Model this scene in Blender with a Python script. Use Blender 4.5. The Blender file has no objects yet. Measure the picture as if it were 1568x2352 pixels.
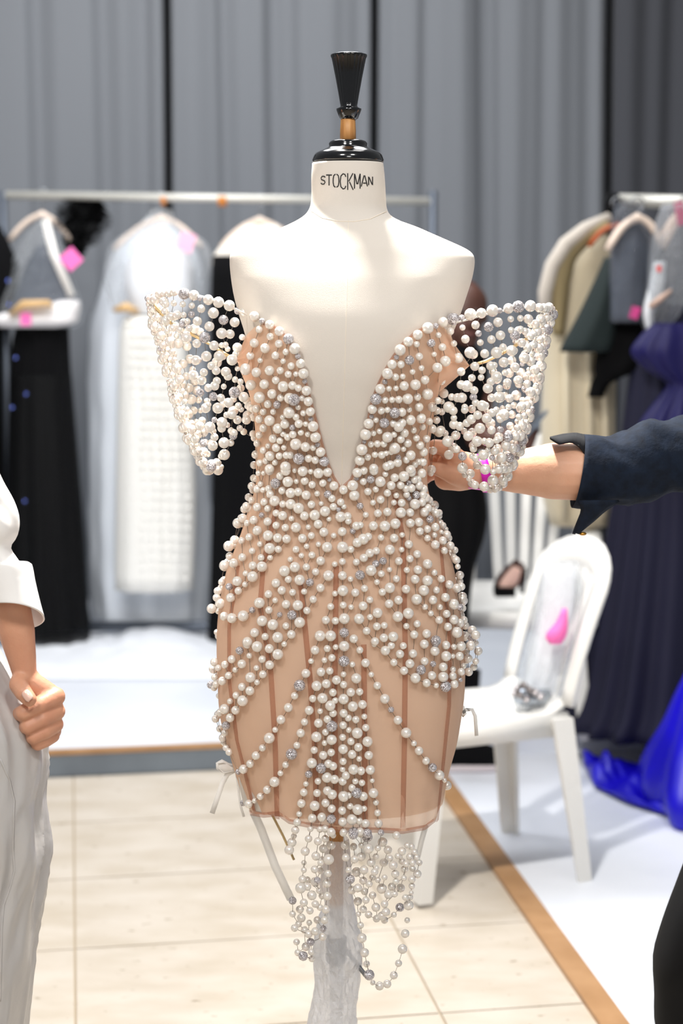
import bpy, bmesh, math, random
import numpy as np
from mathutils import Vector, Matrix, noise
from mathutils.bvhtree import BVHTree

# ------------------------------------------------------------------ camera, world, lights
W, H, F = 1568.0, 2352.0, 3800.0
CAM = Vector((0.0, -2.714, 1.53))
PITCH = math.atan(471.0 / F)
SC = bpy.context.scene
COL = SC.collection
cd = bpy.data.cameras.new('camera')
cam = bpy.data.objects.new('camera', cd); COL.objects.link(cam)
cam.location = CAM; cam.rotation_euler = (math.pi / 2 - PITCH, 0, 0)
cd.sensor_fit = 'VERTICAL'; cd.sensor_height = 36.0; cd.lens = F / H * 36.0
cd.clip_start = 0.05; cd.clip_end = 60
cd.dof.use_dof = True; cd.dof.focus_distance = 2.66; cd.dof.aperture_fstop = 2.75
SC.camera = cam
SC.view_settings.view_transform = 'Standard'; SC.view_settings.look = 'None'
SC.view_settings.exposure = 0.0; SC.view_settings.gamma = 1.0
SC.view_settings.use_curve_mapping = False
wd = bpy.data.worlds.new('world'); SC.world = wd; wd.use_nodes = True
bg = wd.node_tree.nodes['Background']
bg.inputs[0].default_value = (0.94, 0.97, 1.0, 1); bg.inputs[1].default_value = 0.21

def area(name, loc, target, size, power, color, sy=None):
    l = bpy.data.lights.new(name, 'AREA'); l.energy = power; l.color = color
    l.shape = 'RECTANGLE'; l.size = size; l.size_y = sy or size
    o = bpy.data.objects.new(name, l); COL.objects.link(o); o.location = loc
    o.rotation_euler = (Vector(target) - Vector(loc)).to_track_quat('-Z', 'Y').to_euler()
    return o
area('key_lamp', (-0.12, 0.34, 2.82), (0, -0.08, 1.6), 0.12, 102, (1.0, 0.96, 0.90))
area('front_fill_lamp', (-0.9, -2.5, 3.5), (0, 0, 1.2), 0.45, 49, (1.0, 0.975, 0.945))
area('front_fill_lamp', (0.8, -2.6, 3.6), (0, 0, 1.2), 0.45, 41, (1.0, 0.975, 0.945))
area('front_fill_lamp', (0.2, -3.6, 2.3), (0, 0, 0.9), 0.7, 15, (1.0, 0.98, 0.96))  # low fill added behind the camera to brighten the film and hanging pearls
area('near_ceiling_lamp', (0.4, 0.9, 4.8), (0.4, 1.0, 0), 1.6, 38, (1.0, 0.97, 0.94))
area('middle_fill_light', (-0.2, 3.2, 4.7), (0.0, 3.2, 0), 2.4, 118, (0.97, 0.985, 1.0))  # overhead fill added to brighten the background
area('rack_fill_light', (-1.1, 2.3, 3.1), (-0.8, 4.4, 0.9), 0.9, 46, (0.97, 0.98, 1.0))  # unseen fill added, set forward to brighten the fronts of the hung garments

# ------------------------------------------------------------------ pixel helpers
_cp, _sp = math.cos(PITCH), math.sin(PITCH)
def ray(x, y):
    a, b = (x - W / 2) / F, (H / 2 - y) / F
    return Vector((a, _cp + b * _sp, -_sp + b * _cp))
def at(x, y, Y):
    d = ray(x, y); return CAM + d * ((Y - CAM.y) / d.y)
def ground(x, y, z=0.0):
    d = ray(x, y); return CAM + d * ((z - CAM.z) / d.z)
def pxm(Y):            # metres per photo pixel at depth Y
    return (Y - CAM.y) / F
def lin(pts, t):
    if t <= pts[0][0]: return pts[0][1]
    for (a, va), (b, vb) in zip(pts, pts[1:]):
        if t <= b: return va + (vb - va) * (t - a) / (b - a)
    return pts[-1][1]
def smooth_rows(rows, n):
    """rows of tuples keyed on their first value -> n rows, Catmull-Rom interpolated"""
    out = []; m = len(rows)
    for i in range(n):
        y = rows[0][0] + (rows[-1][0] - rows[0][0]) * i / (n - 1)
        k = 0
        while k < m - 2 and rows[k + 1][0] < y: k += 1
        a, b = rows[k], rows[k + 1]; p = rows[max(k - 1, 0)]; q = rows[min(k + 2, m - 1)]
        t = (y - a[0]) / (b[0] - a[0]); h = b[0] - a[0]
        r = [y]
        for j in range(1, len(a)):
            s0 = (b[j] - p[j]) / max(b[0] - p[0], 1e-6) * h; s1 = (q[j] - a[j]) / max(q[0] - a[0], 1e-6) * h
            t2, t3 = t * t, t * t * t
            r.append((2*t3-3*t2+1)*a[j] + (t3-2*t2+t)*s0 + (-2*t3+3*t2)*b[j] + (t3-t2)*s1)
        out.append(tuple(r))
    return out

# ------------------------------------------------------------------ materials
def lc(c):
    return tuple(((v / 255) / 12.92 if v / 255 <= 0.04045 else ((v / 255 + 0.055) / 1.055) ** 2.4) for v in c) + (1,)
def mat(name, c, rough=0.6, metal=0.0, spec=0.5, coat=0.0, sss=0.0, alpha=1.0, var=None, vscale=8.0, bump=0.0, bscale=60.0, sheen=0.0, trans=0.0, stretch=None):
    m = bpy.data.materials.new(name); m.use_nodes = True
    nt = m.node_tree; b = nt.nodes['Principled BSDF']
    b.inputs['Base Color'].default_value = lc(c); b.inputs['Roughness'].default_value = rough
    b.inputs['Metallic'].default_value = metal; b.inputs['Specular IOR Level'].default_value = spec
    b.inputs['Coat Weight'].default_value = coat; b.inputs['Coat Roughness'].default_value = 0.16 if name == 'pearl' else 0.08
    b.inputs['Alpha'].default_value = alpha; b.inputs['Sheen Weight'].default_value = sheen
    b.inputs['Transmission Weight'].default_value = trans
    if sss:
        b.inputs['Subsurface Weight'].default_value = sss
        b.inputs['Subsurface Radius'].default_value = (1.0, 0.4, 0.25); b.inputs['Subsurface Scale'].default_value = 0.008
    tc = nt.nodes.new('ShaderNodeTexCoord'); src = tc.outputs['Object']
    if stretch:
        mp = nt.nodes.new('ShaderNodeMapping'); mp.inputs['Scale'].default_value = stretch
        nt.links.new(src, mp.inputs[0]); src = mp.outputs[0]
    if var:
        n = nt.nodes.new('ShaderNodeTexNoise'); n.inputs['Scale'].default_value = vscale; n.inputs['Detail'].default_value = 6
        r = nt.nodes.new('ShaderNodeMix'); r.data_type = 'RGBA'
        r.inputs[6].default_value = lc(c); r.inputs[7].default_value = lc(var)
        cr = nt.nodes.new('ShaderNodeMapRange'); cr.inputs[1].default_value = 0.35; cr.inputs[2].default_value = 0.68
        nt.links.new(src, n.inputs['Vector']); nt.links.new(n.outputs[0], cr.inputs[0]); nt.links.new(cr.outputs[0], r.inputs[0])
        nt.links.new(r.outputs[2], b.inputs['Base Color'])
    if bump:
        n2 = nt.nodes.new('ShaderNodeTexNoise'); n2.inputs['Scale'].default_value = bscale; n2.inputs['Detail'].default_value = 4
        bp = nt.nodes.new('ShaderNodeBump'); bp.inputs['Strength'].default_value = bump; bp.inputs['Distance'].default_value = 0.01
        nt.links.new(src, n2.inputs['Vector']); nt.links.new(n2.outputs[0], bp.inputs['Height']); nt.links.new(bp.outputs[0], b.inputs['Normal'])
    return m
def film(name, c, opac, rough=0.12, bump=0.6, bscale=14, gl=0.35):
    """thin sheet of plastic or net: part see-through, part cloth, part gloss"""
    m = bpy.data.materials.new(name); m.use_nodes = True; nt = m.node_tree; nt.nodes.clear()
    out = nt.nodes.new('ShaderNodeOutputMaterial'); tr = nt.nodes.new('ShaderNodeBsdfTransparent')
    b = nt.nodes.new('ShaderNodeBsdfPrincipled'); b.inputs['Base Color'].default_value = lc(c); b.inputs['Roughness'].default_value = rough
    b.inputs['Coat Weight'].default_value = gl
    mx = nt.nodes.new('ShaderNodeMixShader'); fr = nt.nodes.new('ShaderNodeLayerWeight'); fr.inputs[0].default_value = 0.3
    mr = nt.nodes.new('ShaderNodeMapRange'); mr.inputs[3].default_value = opac; mr.inputs[4].default_value = min(1, opac + 0.45)
    nt.links.new(fr.outputs['Facing'], mr.inputs[0]); nt.links.new(mr.outputs[0], mx.inputs[0])
    tl = nt.nodes.new('ShaderNodeBsdfTranslucent'); tl.inputs[0].default_value = lc(c); m2 = nt.nodes.new('ShaderNodeMixShader'); m2.inputs[0].default_value = 0.5
    nt.links.new(b.outputs[0], m2.inputs[1]); nt.links.new(tl.outputs[0], m2.inputs[2])
    nt.links.new(tr.outputs[0], mx.inputs[1]); nt.links.new(m2.outputs[0], mx.inputs[2]); nt.links.new(mx.outputs[0], out.inputs[0])
    if bump:
        tc = nt.nodes.new('ShaderNodeTexCoord'); n = nt.nodes.new('ShaderNodeTexNoise'); n.inputs['Scale'].default_value = bscale; n.inputs['Detail'].default_value = 3
        n.inputs['Distortion'].default_value = 1.5
        bp = nt.nodes.new('ShaderNodeBump'); bp.inputs['Strength'].default_value = bump; bp.inputs['Distance'].default_value = 0.03
        nt.links.new(tc.outputs['Object'], n.inputs['Vector']); nt.links.new(n.outputs[0], bp.inputs['Height'])
        nt.links.new(bp.outputs[0], b.inputs['Normal']); nt.links.new(bp.outputs[0], fr.inputs['Normal'])
    return m
def crystal_mat():
    m = mat('rhinestone', (200, 195, 196), 0.2, metal=0.35, spec=0.8); nt = m.node_tree; b = nt.nodes['Principled BSDF']
    tc = nt.nodes.new('ShaderNodeTexCoord'); v = nt.nodes.new('ShaderNodeTexVoronoi'); v.inputs['Scale'].default_value = 6.0
    nt.links.new(tc.outputs['Object'], v.inputs['Vector'])
    mx = nt.nodes.new('ShaderNodeMix'); mx.data_type = 'RGBA'; mx.inputs[6].default_value = lc((132, 124, 124)); mx.inputs[7].default_value = lc((250, 246, 250))
    sp = nt.nodes.new('ShaderNodeSeparateColor'); nt.links.new(v.outputs['Color'], sp.inputs[0])
    nt.links.new(sp.outputs[0], mx.inputs[0]); nt.links.new(mx.outputs[2], b.inputs['Base Color'])
    vm = nt.nodes.new('ShaderNodeVectorMath'); vm.operation = 'SUBTRACT'; vm.inputs[1].default_value = (0.5, 0.5, 0.5)
    nt.links.new(v.outputs['Color'], vm.inputs[0])
    sc_ = nt.nodes.new('ShaderNodeVectorMath'); sc_.operation = 'SCALE'; sc_.inputs['Scale'].default_value = 1.1
    nt.links.new(vm.outputs[0], sc_.inputs[0])
    ge = nt.nodes.new('ShaderNodeNewGeometry'); ad = nt.nodes.new('ShaderNodeVectorMath'); ad.operation = 'ADD'
    nt.links.new(ge.outputs['Normal'], ad.inputs[0]); nt.links.new(sc_.outputs[0], ad.inputs[1])
    no = nt.nodes.new('ShaderNodeVectorMath'); no.operation = 'NORMALIZE'; nt.links.new(ad.outputs[0], no.inputs[0])
    nt.links.new(no.outputs[0], b.inputs['Normal'])
    return m

# ------------------------------------------------------------------ object helpers
def mesh(name, vs, fs, m=None, parent=None, smooth=True):
    me = bpy.data.meshes.new(name); me.from_pydata([tuple(v) for v in vs], [], fs)
    if smooth: me.polygons.foreach_set('use_smooth', [True] * len(me.polygons))
    me.update()
    o = bpy.data.objects.new(name, me); COL.objects.link(o)
    if m: me.materials.append(m)
    if parent is not None:
        o.parent = parent; o.matrix_parent_inverse = parent.matrix_world.inverted()
    return o
def fix_normals(o):
    bm = bmesh.new(); bm.from_mesh(o.data); bmesh.ops.recalc_face_normals(bm, faces=bm.faces); bm.to_mesh(o.data); bm.free(); return o
def tag(o, label, cat, group=None, kind=None):
    o['label'] = label; o['category'] = cat
    if group: o['group'] = group
    if kind: o['kind'] = kind
    return o
def thing(name, loc, label, cat, group=None):
    o = bpy.data.objects.new(name, None); COL.objects.link(o); o.location = loc
    o.empty_display_size = 0.05
    bpy.context.view_layer.update()
    return tag(o, label, cat, group)
def structure(o, label=None):
    o['kind'] = 'structure'
    if label: o['label'] = label
    return o
class MB:
    """collects shapes into one mesh"""
    def __init__(s): s.v = []; s.f = []
    def add(s, vs, fs):
        n = len(s.v); s.v += [Vector(v) for v in vs]; s.f += [tuple(i + n for i in f) for f in fs]
    def build(s, name, m=None, parent=None, smooth=True): return mesh(name, s.v, s.f, m, parent, smooth)
    def grid(s, rows, closed=False, cap0=False, cap1=False):
        n = len(rows[0]); vs = [p for r in rows for p in r]; fs = []
        for i in range(len(rows) - 1):
            for j in range(n if closed else n - 1):
                k = (j + 1) % n
                fs.append((i*n+j, i*n+k, (i+1)*n+k, (i+1)*n+j))
        if cap0: fs.append(tuple(range(n))[::-1])
        if cap1: fs.append(tuple((len(rows)-1)*n + j for j in range(n)))
        s.add(vs, fs)
    def tube(s, pts, r, n=8, cap=True, flat=1.0):
        pts = [Vector(p) for p in pts]; rr = r if isinstance(r, (list, tuple)) else [r] * len(pts)
        rows = []; up = None
        for i, p in enumerate(pts):
            d = (pts[min(i+1, len(pts)-1)] - pts[max(i-1, 0)]).normalized()
            if up is None: up = Vector((0, 0, 1)) if abs(d.z) < 0.9 else Vector((0, 1, 0))
            a = d.cross(up).normalized(); b = a.cross(d).normalized(); up = b
            rows.append([p + a * math.cos(2*math.pi*k/n) * rr[i] + b * math.sin(2*math.pi*k/n) * rr[i] * flat for k in range(n)])
        s.grid(rows, True, cap, cap)
    def sphere(s, c, r, nu=14, nv=8, sc=(1, 1, 1)):
        c = Vector(c); vs = [c + Vector((0, 0, r * sc[2]))]; fs = []
        for i in range(1, nv):
            a = math.pi * i / nv
            for j in range(nu):
                b = 2*math.pi*j/nu
                vs.append(c + Vector((math.sin(a)*math.cos(b)*r*sc[0], math.sin(a)*math.sin(b)*r*sc[1], math.cos(a)*r*sc[2])))
        vs.append(c - Vector((0, 0, r * sc[2])))
        for j in range(nu): fs.append((0, 1 + j, 1 + (j+1) % nu))
        for i in range(nv - 2):
            for j in range(nu):
                k = (j+1) % nu; fs.append((1+i*nu+j, 1+(i+1)*nu+j, 1+(i+1)*nu+k, 1+i*nu+k))
        e = len(vs) - 1
        for j in range(nu): fs.append((e, 1+(nv-2)*nu+(j+1) % nu, 1+(nv-2)*nu+j))
        s.add(vs, fs)
    def box(s, c, sx, sy, sz, ax=None):
        c = Vector(c); X, Y, Z = ax or (Vector((1,0,0)), Vector((0,1,0)), Vector((0,0,1)))
        vs = [c + X*(i*sx/2) + Y*(j*sy/2) + Z*(k*sz/2) for i in (-1,1) for j in (-1,1) for k in (-1,1)]
        s.add(vs, [(0,1,3,2),(4,6,7,5),(0,4,5,1),(2,3,7,6),(0,2,6,4),(1,5,7,3)])
    def lathe(s, c, prof, n=48, flute=0, depth=0.0):
        rows = []
        for r, z, *fl in prof:
            row = []
            for k in range(n):
                a = 2*math.pi*k/n; q = r
                if flute and fl: q = r * (1 - depth * fl[0] * (0.5 + 0.5 * math.cos(flute * a)) ** 2)
                row.append(Vector(c) + Vector((q*math.cos(a), q*math.sin(a), z)))
            rows.append(row)
        s.grid(rows, True, True, True)
    def ribbon(s, pts, w, axis=Vector((1, 0, 0)), th=0.0008):
        """flat band with thickness along a path; axis = direction of its width (one or one per point)"""
        rows = []; pts = [Vector(p) for p in pts]
        for i, p in enumerate(pts):
            d = (pts[min(i+1, len(pts)-1)] - pts[max(i-1, 0)]).normalized()
            a = Vector(axis[i] if isinstance(axis, list) else axis); a = (a - d * a.dot(d)).normalized(); n_ = d.cross(a)
            ww = (w[i] if isinstance(w, list) else w) / 2
            rows.append([p + a*ww + n_*th, p - a*ww + n_*th, p - a*ww - n_*th, p + a*ww - n_*th])
        s.grid(rows, True, True, True)
def sgn(v, p): return math.copysign(abs(v) ** p, v)
def ring(c, ax, ay, rx, ry, n=24, pw=1.0, mod=None):
    out = []
    for k in range(n):
        t = 2*math.pi*k/n; q = 1 + (mod(t) if mod else 0)
        out.append(c + ax * (rx * q * sgn(math.sin(t), pw)) - ay * (ry * q * sgn(math.cos(t), pw)))
    return out
XA, YA, ZA = Vector((1, 0, 0)), Vector((0, 1, 0)), Vector((0, 0, 1))
def px_loft(name, rows, Y, m, parent=None, n=40, pleats=0, amp=0.0, caps=(True, True), pw=0.9, jit=0.0, sub=0, seed=0, skew=0.0):
    """cloth body from photo-pixel rows (y, x left, x right, half depth in m) standing at depth Y"""
    if sub: rows = smooth_rows(rows, sub)
    mb = MB(); R = []
    for i, (y, xl, xr, hd) in enumerate(rows):
        a, b = at(xl, y, Y), at(xr, y, Y); c = (a + b) / 2; hw = (b - a).length / 2; f = i / max(len(rows) - 1, 1)
        def mod(t, f=f, y=y):
            q = amp * (0.3 + 0.7 * f) * math.cos(pleats * t + 2.0 * math.sin(t * 2 + seed) + skew * f) if pleats else 0
            if jit: q += jit * noise.noise(Vector((math.cos(t) * 2 + seed, math.sin(t) * 2, y / 90.0)))
            return q
        R.append(ring(c, XA, YA, hw, hd, n, pw, mod))
    mb.grid(R, True, *caps)
    return mb.build(name, m, parent)
def organic(name, chains, m, parent=None, voxel=0.004, smooth=6, fac=0.5):
    """one continuous skin: tapered limbs (lists of (point, radius)) fused by a voxel remesh"""
    mb = MB()
    for ch in chains:
        for p, r in ch: mb.sphere(p, r, 16, 10)
        for (p, r), (q, s_) in zip(ch, ch[1:]):
            if (Vector(p) - Vector(q)).length > 1e-5: mb.tube([p, q], [r, s_], 16)
    o = mb.build(name, m, parent); fix_normals(o)
    md = o.modifiers.new('fuse', 'REMESH'); md.mode = 'VOXEL'; md.voxel_size = voxel; md.use_smooth_shade = True
    ms = o.modifiers.new('soften', 'SMOOTH'); ms.factor = fac; ms.iterations = smooth
    dg = bpy.context.evaluated_depsgraph_get(); dg.update()
    me = bpy.data.meshes.new_from_object(o.evaluated_get(dg)); old = o.data
    o.modifiers.clear(); o.data = me; me.name = name; bpy.data.meshes.remove(old)
    if not me.materials: me.materials.append(m)
    me.polygons.foreach_set('use_smooth', [True] * len(me.polygons))
    return o
random.seed(7)
rnd = random.Random(3)
# ------------------------------------------------------------------ tailor's dummy
M_canvas = mat('dummy_canvas', (214, 206, 196), 0.85, spec=0.2, bump=0.12, bscale=900, sheen=0.15)
M_black = mat('black_lacquer', (10, 11, 14), 0.14, spec=0.6, coat=0.6)
M_oak = mat('pale_wood', (206, 152, 92), 0.5, var=(176, 120, 66), vscale=30, stretch=(6, 6, 0.6))
M_ink = mat('black_ink', (24, 22, 22), 0.7)
M_metal = mat('brushed_metal', (150, 152, 156), 0.35, metal=0.9)
BODY = [(372,716,881,.056),(400,714,884,.058),(450,714,887,.059),(476,710,889,.061),(492,699,897,.067),(505,680,917,.074),(520,649,958,.081),
 (535,615,992,.088),(550,582,1026,.094),(562,555,1053,.099),(572,536,1073,.103),(582,528,1086,.106),(600,526,1091,.111),(640,530,1084,.124),(680,537,1071,.134),
 (720,548,1057,.143),(760,561,1041,.148),(800,571,1023,.149),(850,578,1008,.146),(900,583,999,.138),(950,588,990,.128),(1000,592,983,.117),
 (1050,594,977,.105),(1110,594,975,.099),(1150,586,983,.1),(1200,568,999,.107),(1260,545,1020,.116),(1330,524,1041,.124),(1420,510,1053,.128),
 (1500,507,1058,.129),(1600,511,1054,.127),(1700,525,1043,.122),(1800,549,1020,.115),(1836,558,1012,.112)]
def body_ring(rows, y, n=72, grow=0.0):
    xl = lin([(r[0], r[1]) for r in rows], y); xr = lin([(r[0], r[2]) for r in rows], y); hd = lin([(r[0], r[3]) for r in rows], y)
    a, b = at(xl, y, 0), at(xr, y, 0)
    return (a + b) / 2 + YA * lin(NECK_BACK, y), (b - a).length / 2 + grow, hd + grow
PW = 0.86
BODY = smooth_rows(BODY, 220)
NECK_BACK = [(372, .028), (500, .027), (560, .02), (640, .009), (740, 0)]
def body_rows(rows, ys, n=72):
    out = []
    for y in ys:
        c, hw, hd = body_ring(rows, y); out.append(ring(c, XA, YA, hw, hd, n, PW))
    return out
dummy = thing('dress_form', at(790, 705, 0) * 1 - Vector((0, 0, at(790, 705, 0).z)), "cream canvas tailor's dummy on a pole, with black wooden neck cap, at the centre", 'mannequin')
def ys_body():
    y = 372.0; o = []
    while y < 1836:
        o.append(y); y += 5 if y < 640 else 14
    return o + [1836.0]
mb = MB(); mb.grid(body_rows(BODY, ys_body()), True, True, True)
torso = mb.build('torso', M_canvas, dummy); fix_normals(torso)
# shoulder ends: crisp armhole plates
TORSO_BVH = BVHTree.FromPolygons([v.co.copy() for v in torso.data.vertices], [tuple(p.vertices) for p in torso.data.polygons])
OFF = torso.matrix_world.translation.copy()
bpy.context.view_layer.update()
def wbvh(o):
    mw = o.matrix_world; return BVHTree.FromPolygons([mw @ v.co for v in o.data.vertices], [tuple(p.vertices) for p in o.data.polygons])
TORSO_BVH = wbvh(torso)
S0 = pxm(0)
# centre seam and neck seam
def on(bvh, x, y, lift=0.0004, Y=None):
    d = ray(x, y).normalized(); h = bvh.ray_cast(CAM, d)
    if h[0] is None: return at(x, y, 0 if Y is None else Y), -d
    nrm = h[1] if h[1].dot(d) < 0 else -h[1]
    return h[0] + nrm * lift, nrm
def strip(bvh, pts, w, lift=0.0005, step=9, th=0.0003):
    """band of width w (m) laid on a surface along a pixel path"""
    P = []
    for (x0, y0), (x1, y1) in zip(pts, pts[1:]):
        k = max(1, int(math.hypot(x1-x0, y1-y0) / step))
        for i in range(k): P.append((x0+(x1-x0)*i/k, y0+(y1-y0)*i/k))
    P.append(pts[-1]); L = [on(bvh, x, y, lift) for x, y in P]
    ax = []
    for i, (p, n_) in enumerate(L):
        d = L[min(i+1, len(L)-1)][0] - L[max(i-1, 0)][0]; ax.append(d.cross(n_).normalized())
    m_ = MB(); m_.ribbon([p for p, _ in L], w, ax, th); return m_
M_seam = mat('seam_thread', (232, 221, 204), 0.9)
mb = strip(TORSO_BVH, [(800, 505), (797, 640), (790, 900), (784, 1120)], 0.0009, 0.0001, 12, 0.0002)
mb.build('centre_seam', M_seam, dummy)
mb = strip(TORSO_BVH, [(714, 484), (740, 501), (775, 508), (812, 509), (850, 503), (886, 486)], 0.0014, 0.0003, 5, 0.0003)
mb.build('neck_seam', M_seam, dummy)
# lettering on the neck, stencil strokes in unit boxes
GL = {'S': [[(1,.86),(.75,1),(.3,1),(.05,.8),(.15,.58),(.5,.5),(.85,.42),(.95,.2),(.7,0),(.25,0),(0,.14)]],
 'T': [[(0,1),(1,1)], [(.5,.93),(.5,0)]],
 'O': [[(.42,1),(.15,.9),(.05,.65),(.05,.35),(.15,.1),(.42,0)], [(.6,1),(.87,.9),(.97,.65),(.97,.35),(.87,.1),(.6,0)]],
 'C': [[(.95,.8),(.8,.96),(.5,1),(.15,.85),(.03,.5),(.15,.15),(.5,0),(.8,.04),(.95,.2)]],
 'K': [[(.1,1),(.1,0)], [(.95,1),(.28,.52)], [(.4,.48),(1,0)]],
 'M': [[(.05,0),(.05,1)], [(.12,.95),(.45,.3)], [(.58,.3),(.93,.95)], [(.97,1),(.97,0)]],
 'A': [[(0,0),(.45,1)], [(.57,1),(1,0)], [(.3,.3),(.75,.3)]],
 'N': [[(.05,0),(.05,1)], [(.14,.95),(.86,.05)], [(.95,1),(.95,0)]]}
mb = MB(); px = 737.0
for ch, wpx, top, bot in (('S',10,405,423),('T',13,402,426),('O',14,400,430),('C',14,399,434),('K',14,398,436),('M',14,399,433),('A',14,403,428),('N',10,406,425)):
    for st in GL[ch]:
        q = [(px + a * wpx, bot + (top - bot) * b) for a, b in st]
        s_ = strip(TORSO_BVH, q, 0.0016, 0.0005, 3, 0.0003); mb.add(s_.v, s_.f)
    px += wpx + 2.2
mb.build('lettering', M_ink, dummy)['label'] = 'black stencilled word printed on the neck'
# neck cap, stem and fluted finial
def zat(y): return at(800, y, 0).z
cx0 = at(799, 350, 0).x
def lat(name, prof, m, flute=0, depth=0, x=cx0, dy=.028):
    b = MB(); b.lathe((x, dy, 0), prof, 96 if flute else 64, flute, depth); return b.build(name, m, dummy)
u = S0
def zn(y): return at(800, y, 0.028).z
lat('neck_cap', [(80*u, zn(373)), (82*u, zn(369)), (78*u, zn(357)), (74*u, zn(352)), (60*u, zn(345)), (46*u, zn(339)), (43*u, zn(335)), (44*u, zn(330)), (41*u, zn(325)), (33*u, zn(322)), (22*u, zn(323)), (21*u, zn(330))], M_black)['label'] = 'glossy black turned neck cap'
lat('neck_stem', [(18.5*u, zn(332)), (18*u, zn(300)), (16*u, zn(262))], M_oak)['label'] = 'bare pale wood stem'
xf = at(801, 200, 0).x
lat('finial', [(17*u, zn(275)), (21*u, zn(272)), (28*u, zn(254)), (28.5*u, zn(250)), (21*u, zn(247)), (19*u, zn(243)), (20*u, zn(238), .6), (22*u, zn(225), 1), (30*u, zn(180), 1), (39*u, zn(134), 1), (41.5*u, zn(129), .5), (41*u, zn(126)), (30*u, zn(122.5)), (6*u, zn(121.5))], M_black, 22, 0.075, xf)['label'] = 'fluted black wooden finial'
# pole below the body
xp = at(772, 2000, 0).x
lat('upper_pole', [(17*u, zat(1836)+.002), (17*u, zat(2075))], M_oak, x=xp, dy=0)['label'] = 'pale wooden pole'
lat('pole_collar', [(22*u, zat(2150)), (25*u, zat(2153)), (25*u, zat(2205)), (22*u, zat(2209))], mat('dark_metal', (120, 124, 130), 0.4, metal=0.7), x=xp, dy=0)
lat('lower_pole', [(16*u, 0.06), (16*u, zat(2072))], mat('white_paint', (226, 224, 222), .4), x=xp, dy=0)
b = MB(); b.tube([(xp+.01, -.01, zat(2165)), (xp+.05, -.02, zat(2230))], 0.004, 8); b.build('clamp_lever', M_metal, dummy)
for k in range(3):
    a = 0.5 + k * 2 * math.pi / 3
    b = MB(); b.tube([(xp, 0, .11), (xp + .14*math.cos(a), .14*math.sin(a), .07), (xp + .27*math.cos(a), .27*math.sin(a), .012)], [.014, .012, .012], 10); b.build('leg', M_metal, dummy)
# ------------------------------------------------------------------ setting: stone floor, white flooring, stage, curtains
GX = (ground(104, 1784), ground(507, 1766)); U = (GX[1] - GX[0]); U.z = 0; U.normalize()      # along the stage edge
V = Vector((-U.y, U.x, 0))                                                                       # away from the camera
A0 = GX[0].copy(); HP = 0.086
def uv(u_, v_, z=0.0): return Vector((A0.x, A0.y, 0)) + U * u_ + V * v_ + Vector((0, 0, z))
def to_uv(p): d = p - Vector((A0.x, A0.y, 0)); return d.dot(U), d.dot(V)
AX = (U, V, ZA)
M_stone = mat('travertine', (203, 194, 182), 0.38, var=(189, 178, 162), vscale=5, bump=0.1, bscale=45, stretch=(1, 2, 1))
_nt = M_stone.node_tree; _b = _nt.nodes['Principled BSDF']
_n = _nt.nodes.new('ShaderNodeTexNoise'); _n.inputs['Scale'].default_value = 26; _n.inputs['Detail'].default_value = 3
_tc = [q for q in _nt.nodes if q.type == 'TEX_COORD'][0]; _mp = [q for q in _nt.nodes if q.type == 'MAPPING'][0]
_cr = _nt.nodes.new('ShaderNodeMapRange'); _cr.inputs[1].default_value = 0.67; _cr.inputs[2].default_value = 0.72
_mx = _nt.nodes.new('ShaderNodeMix'); _mx.data_type = 'RGBA'; _mx.inputs[7].default_value = lc((150, 136, 116))
_src = _b.inputs['Base Color'].links[0].from_socket
_nt.links.new(_mp.outputs[0], _n.inputs['Vector']); _nt.links.new(_n.outputs[0], _cr.inputs[0]); _nt.links.new(_cr.outputs[0], _mx.inputs[0])
_nt.links.new(_src, _mx.inputs[6]); _nt.links.new(_mx.outputs[2], _b.inputs['Base Color'])
M_grout = mat('grout', (168, 154, 134), 0.9)
M_vinyl = mat('white_flooring', (229, 233, 241), 0.4, var=(220, 225, 234), vscale=3, bump=0.05, bscale=6)
M_strip = mat('wood_edging', (178, 138, 98), 0.45, var=(164, 124, 84), vscale=12, stretch=(1, 1, 1))
M_front = mat('shaded_stage_front', (118, 128, 138), 0.5, var=(106, 115, 125), vscale=6)  # grey carries the shade on the stage front in its colour
mb = MB(); mb.box(uv(0.5, -1.6, -0.03), 9, 12, 0.05, AX); floor = structure(mb.build('floor', M_grout, None, False), 'floor of large pale travertine slabs')
# slabs: u lines through the two joints seen, v rows half a metre deep
uL = to_uv(ground(172, 2178))[0]; uR = to_uv(ground(960, 2231))[0]; v1 = to_uv(ground(300, 2172))[1]; v2 = to_uv(ground(300, 2012))[1]
dv = v2 - v1; du = uR - uL
edge_a, edge_b = to_uv(ground(1040, 1868)), to_uv(ground(1371, 2352))
tv = 0
for i in range(-2, 3):
    for j in range(-4, 5):
        a0, a1 = uL + du * i + .003, uL + du * (i + 1) - .003; b0, b1 = v1 + dv * j + .003, v1 + dv * (j + 1) - .003
        b1 = min(b1, -0.004)
        if b1 - b0 < .05: continue
        mb = MB(); mb.box(uv((a0+a1)/2, (b0+b1)/2, -0.004 + rnd.uniform(-.0004, .0004)), a1 - a0, b1 - b0, 0.008, AX)
        mb.build('slab', M_stone, floor, False)
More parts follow.
